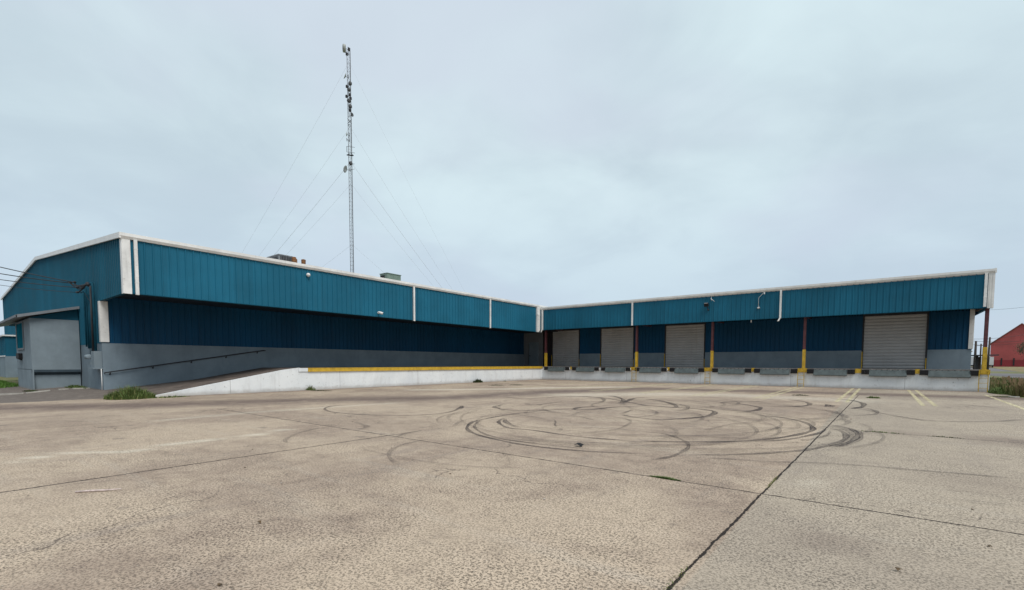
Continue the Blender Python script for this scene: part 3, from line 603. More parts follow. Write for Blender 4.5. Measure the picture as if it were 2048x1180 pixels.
# ------------------------------------------------------------------ right warehouse (wing B)
B=empty('warehouse',(13,12,0),'teal metal warehouse on the right with roll-up doors behind a columned truck dock','warehouse')
B['group']='warehouse wings round the truck yard'
XE=29.98; XW=29.66; ZT=4.63
segs=[(2.36,4.62),(7.94,10.73),(14.04,24.31),(27.62,XW)]
b=MB()
for a,c in segs: b=MB(); b.box(a,DY,-.1,c,DY+.2,ZS); b.build('block_wall',M['block'],B)
b=MB(); b.box(XW-.2,DY+.2,-.1,XW,22,ZS); b.box(XA,21.8,-.1,XW-.2,22,ZS)
b.build('block_wall',M['block'],B)
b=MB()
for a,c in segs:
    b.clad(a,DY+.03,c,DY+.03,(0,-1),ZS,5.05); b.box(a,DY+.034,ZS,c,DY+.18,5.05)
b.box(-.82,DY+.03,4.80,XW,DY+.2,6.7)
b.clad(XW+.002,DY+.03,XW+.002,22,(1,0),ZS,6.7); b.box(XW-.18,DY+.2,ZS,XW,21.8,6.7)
b.build('wall_cladding',M['teal_shaded'],B)
b=MB(); b.box(XA-.2,DY+.001,1.2,-1.9,DY+.2,5.05); b.build('light_grey_panel',M['block_light'],B)
b=MB(); b.box(-1.9,DY+.05,1.2,-.82,DY+.2,5.05)
for k in range(5): b.box(-1.85+k*.2,DY-.0,1.2,-1.80+k*.2,DY+.05,5.0)
b.build('dark_ribbed_panel',M['dark'],B)  # dark ribbed strip left of the first roll-up door
b=MB(); b.box(-3.66,DY-.045,1.225,-2.42,DY-.004,3.68); b.box(-3.55,DY-.06,1.5,-2.55,DY-.046,3.55); dr=b.build('door',M['block'],B)
b=MB(); b.box(-3.60,DY-.12,2.25,-3.42,DY-.06,2.31); b.tube([(-3.62,DY-.07,1.35),(-3.62,DY-.07,3.5)],.018); hd=b.build('handle',M['dark'],B)
hd.parent=dr; hd.matrix_parent_inverse=Matrix.Identity(4)
# fascia etc
b=MB(); b.clad(.2,0,XE-.02,0,(0,-1),ZT,6.52); b.box(-.12,.004,ZT+.01,XE-.13,.12,6.60); b.box(-.1,-.045,ZT,.2,.003,6.6); b.build('fascia',M['teal'],B)
b=MB(); b.box(.2,-.045,ZT-.025,XE-.02,.12,ZT+.002); b.build('drip_edge',M['teal_paint'],B)
b=MB(); b.clad(XE-.01,0.0,XE-.01,22,(1,0),ZT,6.75)
b.box(XE-.12,.13,ZT,XE-.03,DY+.1,6.6); b.build('end_fascia',M['teal'],B)
b=MB(); b.box(-.1,.12,4.97,XE-.12,DY+.03,5.04)
b.build('soffit',M['soffit'],B)
for cx_ in (.45,9.46,15.39,21.26,29.82):
    b=MB(); b.box(cx_-.07,.14,4.72,cx_+.07,DY,4.965); b.build('canopy_beam',M['maroon'],B)
b=MB(); b.prism([(-.03,6.46),(11,7.45),(22.1,6.46),(22.1,6.54),(11,7.53),(-.03,6.54)],.15,XE+.03,'x'); b.build('roof',M['roof'],B)
# standing seam ends along the eave
b=MB(); b.prism([(-.135,6.72),(-.135,6.60),(-.075,6.50),(-.003,6.50),(-.003,6.72)],.02,XE+.09,'x')
for k in range(98): b.box(.3+k*.305,-.02,6.722,.34+k*.305,.25,6.745)
b.build('gutter',M['gutter'],B)
b=MB(); b.prism([(-.13,6.50),(-.13,6.74),(11,7.74),(11,7.50)],XE+.02,XE+.09,'x'); b.build('rake_trim',M['gutter'],B)
b=MB(); b.box(XE-.20,-.065,ZT-.03,XE+.05,-.004,6.50); b.box(XE+.003,-.004,ZT-.03,XE+.05,.22,6.5)
b.box(XE-.14,-.08,ZT-.03,XE-.11,-.065,6.5); b.box(XE-.04,-.08,ZT-.03,XE-.01,-.065,6.5); b.build('corner_trim',M['white_trim'],B)
b=MB(); b.box(XW-.16,DY-.04,ZS+.03,XW+.04,DY-.002,4.9); b.box(XW+.036,DY-.002,ZS+.03,XW+.06,DY+.25,4.9); b.build('corner_trim',M['white_trim'],B)
spout(B,.28,-.13,.42,-.04,4.62,6.5,(-.12,-.02)); spout(B,9.17,-.14,9.28,-.04,4.62,6.5); spout(B,19.79,-.14,19.90,-.04,4.62,6.5,(-.10,-.05)); spout(B,29.62,-.15,29.74,-.07,4.68,6.5)
# roll up doors
def rolldoor_(x0,x1,zt=4.76):
    b=MB(); n=17; hh=(zt-1.23)/n
    for i in range(n):
        z=1.23+i*hh
        b.prism([(DY+.12,z),(DY+.05,z+.008),(DY+.035,z+hh*.45),(DY+.05,z+hh*.82),(DY+.10,z+hh*.87),(DY+.10,z+hh*.99),(DY+.12,z+hh)],x0,x1,'x')
    o=b.build('roll_up_door',M['roll'],B)
    b=MB()
    for xa in (x0-.09,x1+.0): b.box(xa,DY-.02,1.22,xa+.09,DY+.2,zt-.015)
    b.box(x0-.09,DY-.02,zt-.015,x1+.09,DY+.2,zt+.12)
    f=b.build('frame',M['dark'],B); f.parent=o; f.matrix_parent_inverse=Matrix.Identity(4)
    for q in ((x0-.10,x0-.03,2.35),(x1+.02,x1+.07,1.9)):
        b=MB(); b.box(q[0],DY-.035,1.22,q[1],DY-.021,q[2]); y_=b.build('jamb_guard',M['yellow'],B); y_.parent=o; y_.matrix_parent_inverse=Matrix.Identity(4)
for a,c in ((-.72,2.31),(4.70,7.87),(10.80,13.97),(24.38,27.55)): rolldoor_(a,c)
# canopy columns
for cx_ in (.45,9.46,15.39,21.26,29.86):
    b=MB(); w_=.075
    b.m=1; b.box(cx_-.13,.26,1.222,cx_+.13,.54,1.24)
    def hcol(z0,z1,g_):
        b.box(cx_-w_-g_,.30-g_,z0,cx_+w_+g_,.325+g_,z1); b.box(cx_-w_-g_,.475-g_,z0,cx_+w_+g_,.50+g_,z1); b.box(cx_-.012-g_,.325+g_,z0,cx_+.012+g_,.475-g_,z1)
    b.m=0; hcol(2.48,4.97,0)
    b.m=1; hcol(1.24,2.48,.012)
    b.build('canopy_column',[M['maroon'],M['yellow']],B)

# ------------------------------------------------------------------ loading dock (L shaped)
D=empty('loading_dock',(0,0,0),'raised white concrete truck dock with yellow edge running along both warehouse wings','loading dock')
XD=.215; YD=.166; ZD=1.22; XR=30.08
b=MB(); b.box(XA,-23.4,-.1,XD-.004,DY,ZD-.004); b.box(XD-.004,YD+.004,-.1,XR-.004,DY,ZD-.004)
b.build('deck',M['dockfloor'],D)
b=MB()
zr=lambda y:max(.0,(y+30.35)*1.22/6.95)
b.add([(XA,-30.75,.10),(XD-.2,-30.35,-.02),(XD-.2,-23.4,ZD),(XA,-23.4,ZD),(XA,-30.35,.0)],[(0,1,2,3)])
vv=[(XA,-30.79,.17),(XD-.2,-30.55,.0),(XD-.2,-27,zr(-27)),(XD-.2,-23.4,ZD-.002),(XA,-23.4,ZD-.002),(XA,-27,zr(-27)),(XD-.2,-23.4,-.1),(XD-.2,-30.55,-.1),(XA,-30.79,-.1),(XA,-23.4,-.1)]
b=MB(); b.add(vv,[(0,1,2,5),(5,2,3,4),(0,8,7,1),(4,3,6,9),(1,7,6,3,2)]); b.build('ramp',M['ramp'],D)
b=MB()
b.prism([(-30.3,-.05),(-23.4,-.05),(-23.4,ZD+.02),(-24.3,1.13),(-27,.62),(-29.6,.13),(-30.3,.0)],XD-.2,XD,'x')
b.box(XD-.003,-23.4,-.1,XD,YD+.003,ZD-.002); b.box(XD-.2,-23.4,ZD-.004,XD-.003,YD,ZD+.002)
b.box(XD,YD,-.1,XR,YD+.004,ZD-.05); b.box(XR-.004,YD+.004,-.1,XR,DY,ZD-.05)
b.build('retaining_wall',M['dockwhite'],D)
b=MB(); b.box(XD+.001,-22.96,1.02,XD+.055,YD-.05,1.20); b.box(XD-.10,-22.96,1.20,XD+.06,YD-.05,1.232); b.box(XD+.055,-22.96,1.02,XD+.07,YD-.05,1.05)
b.build('edge_rail',M['yellow'],D)
b=MB(); b.box(XD+.001,-23.5,1.03,XD+.045,-22.97,1.228); b.build('rail_end_block',M['dockwhite'],D)
b=MB(); b.box(XD,YD-.035,ZD-.05,XR,YD+.3,ZD+.004); b.build('steel_edge',M['steel_edge'],D)
for a,c in ((3.30,3.42),(9.06,9.46),(12.12,12.30),(14.92,15.50),(18.14,18.36),(20.98,21.50),(24.06,24.38),(26.93,27.14),(29.66,30.08)):
    b=MB(); b.box(a,YD-.05,ZD-.26,c,YD-.002,ZD-.05); b.box(a,YD-.052,ZD-.05,c,YD-.036,ZD+.006); b.build('yellow_edge_patch',M['yellow'],D)
LV=[(.90,2.77),(3.92,5.74),(6.78,8.62),(9.86,11.66),(12.72,14.51),(15.92,17.70),(18.70,20.48),(21.86,23.62),(24.77,26.52),(27.52,29.26)]
# leveler: origin mesh at local x 0, width 1.80
b=MB(); W_=1.79
b.prism([(-.02,1.150),(-.07,1.140),(-.17,.80),(-.15,.765),(-.11,.775),(-.005,1.10)],0,W_,'x')
for k in range(7): b.box(.05+k*.26,-.075,1.14,.13+k*.26,-.045,1.175)
b.box(.0,-.02,1.224,W_,.9,1.232)
lev=None
for i,(a,c) in enumerate(LV):
    if lev is None: lev=b.build('dock_leveler',M['leveler'],D); lev.location=(a,YD,0); src=lev
    else: o=part_copy(src,D,(a-LV[0][0],0,0))
b=MB(); 
for k in range(5): b.box(k*.078,-.13,.90,k*.078+.072,-.002,1.165)
b.box(-.01,-.10,.885,.395,-.002,.90); b.box(-.01,-.10,1.165,.395,-.002,1.172)
bx_=[.50,2.79,3.52,5.78,6.40,8.66,9.47,11.70,12.34,14.54,15.52,17.74,18.32,20.56,21.49,23.68,24.39,26.55,27.14,29.29]
src=None
for a in bx_:
    if src is None: src=b.build('dock_bumper',M['black'],D); src.location=(a,YD,0)
    else: part_copy(src,D,(a-bx_[0],0,0))
b=MB(); b.tube([(0,-.02,1.1),(.05,-.12,1.12),(.1,-.15,1.03),(.05,-.14,.95),(0,-.02,.93)],.022,8); src=None
for a in (3.2,6.17,9.04,12.08):
    if src is None: src=b.build('white_pipe_loop',M['camwhite'],D); src.location=(a,YD,0)
    else: part_copy(src,D,(a-3.2,0,0))
# ladders
def ladder():
    b=MB(); 
    for s_ in (-.18,.18): b.box(s_-.016,-.10,-.0,s_+.016,-.06,1.22); b.box(s_-.016,-.06,1.1,s_+.016,0,1.14)
    r=b.build('rails',M['yellow'],root)
    for z in (.2,.48,.76,1.04):
        b=MB(); b.tube([(-.16,-.08,z),(.16,-.08,z)],.012,6); b.build('rung',M['yellow'],root)
root=empty('dock_ladder',(0,0,0),'yellow steel ladder on the dock face below the second column from the corner','ladder','yellow ladders on the dock face')
ladder(); root.location=(9.41,YD-.003,0)
copy_thing(root,(15.2,YD-.054,0),'yellow ladder on the dock face below the middle column, right of the third door')
copy_thing(root,(21.16,YD-.054,0),'yellow steel ladder on the dock face below the column left of the last roll-up door')
copy_thing(root,(29.82,YD-.054,0),'yellow steel ladder at the far right end of the dock beside the tall grass')
root.location=(9.41,YD-.054,0)
# handrail on wall A
H=empty('handrail',(XA,-27,1),'dark wall-mounted handrail sloping up along the ramp on the grey block wall','handrail')
b=MB(); b.tube([(XA+.03,-30.76,1.0),(XA+.09,-30.74,1.02),(XA+.09,-23.35,2.25),(XA+.03,-23.2,2.25)],.028,8); b.build('rail',M['dark'],H)
for i in range(5):
    y=-30.55+i*1.72; z=1.05+i*.287
    b=MB(); b.tube([(XA+.004,y,z-.1),(XA+.08,y,z-.09),(XA+.09,y,z-.02)],.015,6); b.lathe((XA+.002,y,z-.1),(1,0,0),[(0,.04),(.012,.04)],10); b.build('bracket',M['dark'],H)

# ------------------------------------------------------------------ shed in front of the gable end
Sh=empty('guard_shed',(-12,-31.8,0),'small grey stucco lean-to shed with teal boarded windows against the gable end','shed')
SX=-8.8; SF=-32.7
b=MB()
b.box(-14.2,SF,1.12,SX,Y0-.05,3.75)
b.prism([(SX-.001,1.14),(SX-.001,1.02),(SX-.16,.86),(SX-.16,-.1),(-14.2,-.1),(-14.2,1.14)],SF+.0,Y0-.05,'y')
b.box(SX-.161,SF,-.1,SX,SF+.06,1.12)
b.box(-17.6,SF+.35,-.1,-14.2,Y0-.05,3.75)
b.build('stucco_wall',M['shedwall'],Sh)
b=MB(); b.add([(SX+.004,SF+.07,1.12),(SX+.004,Y0-.05,1.12),(SX-.15,Y0-.05,.86),(SX-.15,SF+.07,.86)],[(0,1,2,3)]); b.prism([(SX+.005,1.125),(SX+.005,1.0),(SX-.158,.86),(SX-.158,.86),(SX-.158,1.125)],SF+.065,Y0-.06,'y'); b.build('sloped_sill_band',M['slate'],Sh)
b=MB()   # pitched infill above the wall under the roof
b.prism([(SF+.05,3.752),(Y0-.06,3.752),(Y0-.06,4.36),(SF+.05,3.80)],-17.5,SX-.06,'x'); b.build('gable_infill',M['teal_dull'],Sh)
b=MB(); b.prism([(SF-.45,3.78),(Y0-.04,4.40),(Y0-.04,4.46),(SF-.45,3.84)],-22.5,SX+.25,'x'); b.build('roof',M['roof'],Sh)
b=MB(); b.prism([(SF-.50,3.72),(SF-.50,3.86),(Y0-.04,4.50),(Y0-.04,4.36)],SX+.251,SX+.30,'x'); b.box(-22.5,SF-.52,3.73,SX+.30,SF-.46,3.85); b.build('rake_board',M['block_light'],Sh)
b=MB(); b.box(-13.4,SF-.03,2.28,-11.05,SF-.003,3.62); w1=b.build('window',M['board'],Sh)
b=MB(); b.box(-13.5,SF-.05,2.20,-13.4,SF-.003,3.68); b.box(-11.05,SF-.05,2.20,-10.97,SF-.003,3.68); b.box(-13.4,SF-.05,2.18,-11.05,SF-.003,2.28); f=b.build('frame',M['block_light'],Sh); f.parent=w1; f.matrix_parent_inverse=Matrix.Identity(4)
b=MB(); b.box(-17.2,SF+.31,2.0,-15.2,SF+.347,3.65); b.build('window',M['board'],Sh)
b=MB(); b.box(-12.9,SF-.16,1.70,-11.9,SF-.003,2.0); b.prism([(SF-.003,1.62),(SF-.003,1.70),(SF-.14,1.70)],-12.8,-12.2,'x'); b.build('black_wall_box',M['black'],Sh)
# annex further left
An=empty('annex',(-42,-32,0),'low teal and grey annex at the left edge beyond the stucco shed','annex building')
b=MB(); b.box(-52,-31.6,-.3,-33.3,Y0-.05,2.0); b.build('block_wall',M['block'],An)
b=MB(); b.clad(-52,-31.56,-33.35,-31.56,(0,-1),2.05,3.7); b.box(-52,-31.55,2.0,-33.35,Y0-.05,3.7); b.build('wall_cladding',M['teal_dull'],An)
b=MB(); b.box(-52,-31.65,1.97,-33.3,-31.57,2.05); b.box(-52,-31.7,3.7,-33.2,Y0-.05,3.82); b.build('white_trim',M['gutter'],An)

# ------------------------------------------------------------------ roof units
U=empty('rooftop_cooler',(-6.8,-21,7.4),'weathered grey louvred cooler on the left warehouse roof with rusty piping beside it','rooftop unit','mechanical units on the left roof')
b=MB(); b.box(-7.55,-21.4,7.5,-6.0,-20.55,8.56); b.box(-7.6,-21.45,8.56,-5.95,-20.5,8.62)
b.build('cabinet',M['rtu_grey'],U)
b=MB()
for k in range(7): b.box(-5.998,-21.3+k*.11,7.7,-5.97,-21.24+k*.11,8.5)
for k in range(7): b.box(-7.4,-21.425,7.75+k*.11,-6.15,-21.402,7.81+k*.11)
b.build('louvre',M['dark'],U)
b=MB(); b.lathe((-6.2,-20.3,7.6),(0,0,1),[(0,.22),(.9,.22),(.95,.16),(1.03,.15)],12); b.tube([(-6.2,-20.2,8.15),(-6.2,-19.75,8.15)],.09,8); b.lathe((-6.2,-19.62,8.05),(0,0,1),[(0,.13),(.52,.15),(.56,.05)],10)
b.build('rusty_pipework',M['rust'],U)
b=MB(); b.box(-7.6,-21.3,7.2,-6.0,-19.4,7.5); b.build('curb',M['rtu_grey'],U)
U=empty('rooftop_air_conditioner',(-6.5,-12,7.4),'pale green-grey box air conditioner on the left warehouse roof right of the mast','rooftop unit','mechanical units on the left roof')
b=MB(); b.box(-6.9,-12.82,7.6,-6.0,-11.45,8.68); b.build('cabinet',M['rtu_green'],U)
b=MB(); b.box(-6.95,-12.86,8.682,-5.95,-11.41,8.72); b.box(-5.998,-12.2,7.7,-5.985,-12.17,8.66); b.build('lid',M['rtu_green'],U)
b=MB(); b.box(-6.8,-12.85,7.8,-6.3,-12.822,8.55); b.build('grille',M['black'],U)
b=MB(); b.box(-6.85,-12.8,7.2,-6.0,-11.5,7.6); b.build('curb',M['rtu_grey'],U)
# vent on right roof
b=MB(); b.lathe((23.4,5,6.9),(0,0,1),[(0,.09),(.38,.09),(.38,.16),(.5,.12),(.52,.02)],10); tag(b.build('roof_vent',M['dark']),'tiny dark vent cap sticking up above the right warehouse roof edge','roof vent')

# ------------------------------------------------------------------ lights and cameras on the fascias
def seccam(loc,n,label,droop=.12,scale=1.0):
    r_=empty('security_camera',loc,label,'security camera','small cameras and lamps on the fascias')
    L_=Vector(loc); nn=Vector((n[0],n[1],0)); t=Vector((-n[1],n[0],0))
    b=MB(); b.lathe(L_,nn,[(0,.06*scale),(.02,.06*scale)],12); b.tube([L_+nn*.02,L_+nn*.09],.02*scale,8); b.build('bracket',M['camwhite'],r_)
    b=MB(); q=L_+nn*.12*scale
    b.lathe(q+t*.0,nn*.8+t*.5+Vector((0,0,-droop)),[(-.08*scale,.045*scale),(0,.06*scale),(.16*scale,.06*scale),(.17*scale,.03*scale)],12); b.build('housing',M['camwhite'],r_)
    b=MB(); b.lathe(q+(nn*.8+t*.5+Vector((0,0,-droop))).normalized()*.171*scale,nn*.8+t*.5,[(0,.035*scale),(.012,.03*scale)],10); b.build('lens',M['glass'],r_)
seccam((.04,-18.1,4.70),(1,0),'white bullet camera at the bottom edge of the left fascia near its middle',.3,1.25)
seccam((18.49,-.04,5.40),(0,-1),'white camera at the foot of a thin conduit on the right fascia')
b=MB(); b.lathe((.035,-22.73,6.38),(1,0,0),[(0,.10),(.05,.11),(.10,.10),(.17,.05),(.185,.01)],14)
tag(b.build('dome_camera',M['camwhite']),'white dome camera high on the left fascia below the rusty roof pipes','security camera','small cameras and lamps on the fascias')
F=empty('floodlight',(15.11,-.05,5.8),'square black floodlight with pale lens on the right fascia above the third column','floodlight','small cameras and lamps on the fascias')
b=MB(); b.obox((15.05,-.22,5.86),(.15,0,0),(0,.07,.03),(0,-.05,.11)); b.build('housing',M['black'],F)
b=MB(); b.obox((15.05,-.305,5.90),(.12,0,0),(0,.004,0),(0,-.03,.08)); b.build('lens',M['camwhite'],F)
b=MB(); b.tube([(15.12,-.04,5.55),(15.12,-.15,5.58),(15.1,-.18,5.72)],.025,8); b.lathe((15.15,-.035,5.5),(0,-1,0),[(0,.06),(.05,.06)],10); b.build('bracket',M['dark'],F)
b=MB(); b.tube([(15.35,-.06,6.45),(15.36,-.08,6.12),(15.38,-.3,6.3),(15.62,-.2,6.05)],.014,6)
tag(b.build('conduit_bracket',M['camwhite']),'thin pale bent conduit bracket under the right gutter above the floodlight','bracket')
b=MB(); b.tube([(18.49,-.05,5.44),(18.49,-.05,6.1),(18.85,-.3,6.42)],.014,6); b.obox((18.88,-.3,6.36),(.03,0,0),(0,.03,0),(0,0,.07))
tag(b.build('conduit_bracket',M['camwhite']),'thin pale conduit rising from the small camera to an arm under the gutter','bracket')
b=MB(); b.tube([(18.04,.05,4.43),(18.04,.05,4.75)],.028,8); tag(b.build('drain_stub',M['camwhite']),'short white pipe stub hanging below the right fascia','pipe')

# ------------------------------------------------------------------ overhead service wires
ends=[((-6.66,-31.3,5.50),(-14.57,-33.13,6.93)),((-7.61,-31.3,5.57),(-14.75,-33.13,6.58)),((-6.15,-31.3,5.20),(-14.92,-33.13,6.26)),((-6.09,-31.3,4.95),(-15.07,-33.13,5.96))]
wl=['uppermost black service wire running to the mast on the gable wall','second black service wire from the top running to the gable wall','third black service wire from the top running to the gable wall','lowest thin black service wire running to the gable wall']
for i,(a,c) in enumerate(ends):
    a,c=Vector(a),Vector(c); pts=[]
    for k in range(25):
        t=k/24*2.6; q=a.lerp(c,t) if t<=1 else a+(c-a)*t
        q=a+(c-a)*t; q.z+= .10*t*(t-1)*(1+.2*i); pts.append(q)
    b=MB(); b.tube(pts,(.026,.026,.022,.014)[i],6); tag(b.build('service_wire',M['wire']),wl[i],'power line','service wires to the gable wall')
b=MB()
hd_=Vector((-5.05,-31.08,5.32))
for i,(a,c) in enumerate(ends):
    a=Vector(a)
    for j in range(2):
        mid_p=(a+hd_)/2+Vector((random.uniform(-.25,.25),random.uniform(-.1,.1),-.35-.18*j+.1*i))
        pts=[]
        for k in range(11):
            t=k/10; pts.append((1-t)**2*a+2*t*(1-t)*mid_p+t*t*hd_)
        b.tube(pts,.024,5)
    b.lathe(a+Vector((.1,0,0)),(1,.1,-.1),[(-.15,.03),(-.1,.05),(.12,.05),(.16,.02)],8)
b.tube([(-5.6,-31.1,4.9),(-5.45,-31.0,4.6),(-5.1,-30.98,4.45)],.012,5)
tag(b.build('cable_loop',M['wire']),'tangle of black drip loops joining the service wires to the weatherhead','cable')

# ------------------------------------------------------------------ lattice mast
tb=Vector((-53.17,14.21,0)); tt=Vector((-55.45,16.86,61)) 
tb=Vector((-55.3,16.5,0)); 
T=empty('radio_mast',tb,'tall guyed lattice radio mast crowded with dishes behind the left warehouse','radio mast')
fr=Vector((.79,.615,0)); fd=Vector((-.615,.79,0))
px2z=lambda py: 60.46-(py-100)*.0948
side=.62; leg=[fr*(-side/2)-fd*side*.29, fr*(side/2)-fd*side*.29, fd*side*.58+fr*.08]
HT=60.0
b=MB()
for q in leg: b.tube([tb+q,tb+q+Vector((0,0,HT))],.048,5)
b.build('mast_leg',M['galv'],T)
b=MB(); nb=80; hz=HT/nb
for k in range(nb):
    for i in range(3):
        a,c=leg[i],leg[(i+1)%3]; z=k*hz
        b.tube([tb+a+Vector((0,0,z)),tb+c+Vector((0,0,z))],.014,3,False)
        p_,q_=(a,c) if k%2 else (c,a)
        b.tube([tb+p_+Vector((0,0,z)),tb+q_+Vector((0,0,z+hz))],.014,3,False)
b.build('lattice',M['galv'],T)
def at(px,py,f=0): return tb+fr*((px-(700-(540-py)*.0186+3))*.0945)+fd*f+Vector((0,0,px2z(py)))
# convert: local lateral offset from the mast axis in metres
def off(dx,py,f=-.35): return tb+fr*(dx*.0945)+fd*f+Vector((0,0,px2z(py)))
def dish(c,d,r_,mat,arm=True,drum=.0):
    d=Vector(d).normalized(); b=MB()
    if drum: b.lathe(c,d,[(-.05,r_*.5),(0,r_),(drum,r_),(drum+.06,r_*.6),(drum+.08,.02)],16)
    else: b.lathe(c,d,[(-.12*r_,.1*r_),(0,.55*r_),(.28*r_,r_),(.30*r_,r_),(.05*r_,.5*r_),(-.04*r_,.05*r_)],16)
    o=b.build('dish_antenna',mat,T)
    ax=tb+Vector((0,0,c.z)); b=MB(); b.tube([c-d*.08,ax+Vector((0,0,-.1))],.04,5); b.tube([ax+fr*-.1+Vector((0,0,.4))-fd*.2,ax+fr*-.1-Vector((0,0,.4))-fd*.2],.045,5)
    k=b.build('mount',M['dark'],T); k.parent=o; k.matrix_parent_inverse=Matrix.Identity(4)
lt=-fr*.95-fd*.3
dish(off(-5,102),lt,.68,M['dish'],True,.5)
dish(off(-6,155),lt*1+fd*-.3+Vector((0,0,.35)),.55,M['dish'])
dish(off(3,170,-.45),-fd+fr*.4,.33,M['dish_dark'],True,.3)
dish(off(1,182,-.45),-fd,.30,M['dish_dark'],True,.3)
dish(off(1,203,-.45),-fd-fr*.2,.36,M['dish_dark'],True,.3)
dish(off(2.5,214,-.45),-fd+fr*.3,.34,M['dish_dark'],True,.3)
dish(off(5,229,-.4),fr-fd*.6,.36,M['dish_dark'])
dish(off(-5,267),lt+Vector((0,0,.2)),.38,M['dish'])
dish(off(-5,277),lt+Vector((0,0,-.1)),.34,M['dish_dark'])
dish(off(2,324,-.45),-fd,.34,M['dish_dark'],True,.25)
dish(off(-8,335),lt-fd*.9,.66,M['dish'])
b=MB()
for py,dx in ((103,1.5),(112,-3),(174,-4),(193,-5),(190,1),(197,3),(220,1)): 
    c=off(dx,py,-.3); b.box(c.x-.16,c.y-.16,c.z-.22,c.x+.16,c.y+.16,c.z+.22); ax=tb+Vector((0,0,c.z)); b.tube([c,ax],.05,5)
b.tube([off(0,112,0),off(-.5,97,0)],.05,6)
b.build('radio_box',M['dark'],T)
b=MB()
for z1,z2 in ((236,246),(246,238)): b.tube([off(-3.5,z1),off(4.5,z2)],.05,5)
pts=[off(3.2*math.cos(k*math.pi/6),249,-.3)+fd*.3*math.sin(k*math.pi/6)*1.0 for k in range(13)]; b.tube(pts,.04,4); b.build('standoff_ring',M['dark'],T)
b=MB(); b.tube([off(-6,290),off(-6,301)],.05,5); b.tube([off(-6.5,290),off(10,292)],.035,5); b.tube([off(-6.5,301),off(10,303)],.035,5); b.build('dipole_antenna',M['dark'],T)
b=MB(); P3=[off(-6,307,-.4),off(7,308,-.4),off(0,303,.8)]
for i in range(3): b.tube([P3[i],P3[(i+1)%3]],.09,5)
b.tube([P3[0],off(-1,304,-.2)],.07,5); b.tube([P3[1],off(2,304,-.2)],.07,5); b.build('guy_star_mount',M['dark'],T)
b=MB(); b.tube([off(1,325),off(9,324)],.03,4); b.tube([off(1,336),off(9,334)],.03,4); b.build('yagi_antenna',M['dark'],T)
anch=[Vector((-82.5,-5.8,0)),Vector((-31.0,34.2,0)),Vector((-81.5,33.6,0))]
wn_=['left','right','rear']
for ai,an in enumerate(anch):
    for li,py in enumerate((125,250,318,362,482)):
        top=tb+Vector((0,0,px2z(py))); pts=[]
        for k in range(15):
            t=k/14; q=top.lerp(an,t); q.z-= 4*t*(1-t)*(1.1-.1*li); q.z=max(q.z,0); pts.append(q)
        b=MB(); b.tube(pts,.012 if li!=2 else .02,4,False); b.build('guy_wire',M['guy'],T)

# ------------------------------------------------------------------ right background
Rb=empty('red_warehouse',(66,185,0),'large red gabled warehouse in the distance at the right edge','warehouse')
o_=Vector((54.0,177,.7)); ux=Vector((.985,-.172,0)).normalized(); uy=Vector((.172,.985,0)).normalized()
def rb(u,v_,z): q=o_+ux*u+uy*v_; return (q.x,q.y,.55+z)
W2=13; eh=7.4; rh=13.5
b=MB(); v=[rb(0,0,2.2),rb(W2,0,2.2),rb(W2,0,eh),rb(W2/2,0,rh),rb(0,0,eh)]; v2=[rb(0,40,2.2),rb(W2,40,2.2),rb(W2,40,eh),rb(W2/2,40,rh),rb(0,40,eh)]
b.add(v+v2,[(0,1,2,3,4),(5,9,8,7,6),(0,4,9,5),(1,6,7,2)]); b.build('wall',M['redbldg'],Rb)
b=MB(); v=[rb(-.05,-.05,-.3),rb(W2+.05,-.05,-.3),rb(W2+.05,-.05,2.3),rb(-.05,-.05,2.3),rb(-.05,40,-.3),rb(W2+.05,40,-.3),rb(W2+.05,40,2.3),rb(-.05,40,2.3)]
b.add(v,[(0,1,2,3),(4,7,6,5),(0,3,7,4),(1,5,6,2),(3,2,6,7)]); b.build('base_band',M['redband'],Rb)
b=MB(); 
for s0,s1 in ((0,W2/2),(W2,W2/2)):
    e=-.3 if s0==0 else .3
    v=[rb(s0+e,-.35,eh-.1),rb(s1,-.35,rh+.05),rb(s1,40.3,rh+.05),rb(s0+e,40.3,eh-.1),rb(s0+e,-.35,eh+.12),rb(s1,-.35,rh+.27),rb(s1,40.3,rh+.27),rb(s0+e,40.3,eh+.12)]
    b.add(v,[(0,1,2,3),(4,7,6,5),(0,4,5,1),(3,2,6,7),(0,3,7,4)])
b.build('roof',paint('red_roof_trim',(.3,.16,.15),.1,1,.6),Rb)
for u in (2.4,5.1,8.4):
    b=MB(); v=[rb(u,-.12,.6),rb(u+.35,-.12,.6),rb(u+.35,-.12,2.9),rb(u,-.12,2.9),rb(u,-.06,.6),rb(u+.35,-.06,.6),rb(u+.35,-.06,2.9),rb(u,-.06,2.9)]
    b.add(v,[(0,1,2,3),(0,3,7,4),(1,5,6,2),(3,2,6,7),(0,4,5,1)]); b.build('downspout',M['dark'],Rb)
# carport-like shelter
C_=empty('shelter',(37,61.8,0),'small dark flat-roofed shelter beyond the right end of the dock','shelter')
b=MB(); b.obox((37.35,62.1,2.85),(1.05,.82,.03),(-.9,1.2,0),(0,0,.09)); b.build('roof',M['dark'],C_)
for q in ((37.0,61.8),(37.9,62.6)):
    b=MB(); b.box(q[0]-.16,q[1]-.16,0,q[0]+.16,q[1]+.16,2.78); b.build('post',M['dark'],C_)
b=MB(); b.box(37.2,61.9,.3,37.5,62.3,2.6); b.build('cabinet',M['pole'],C_)
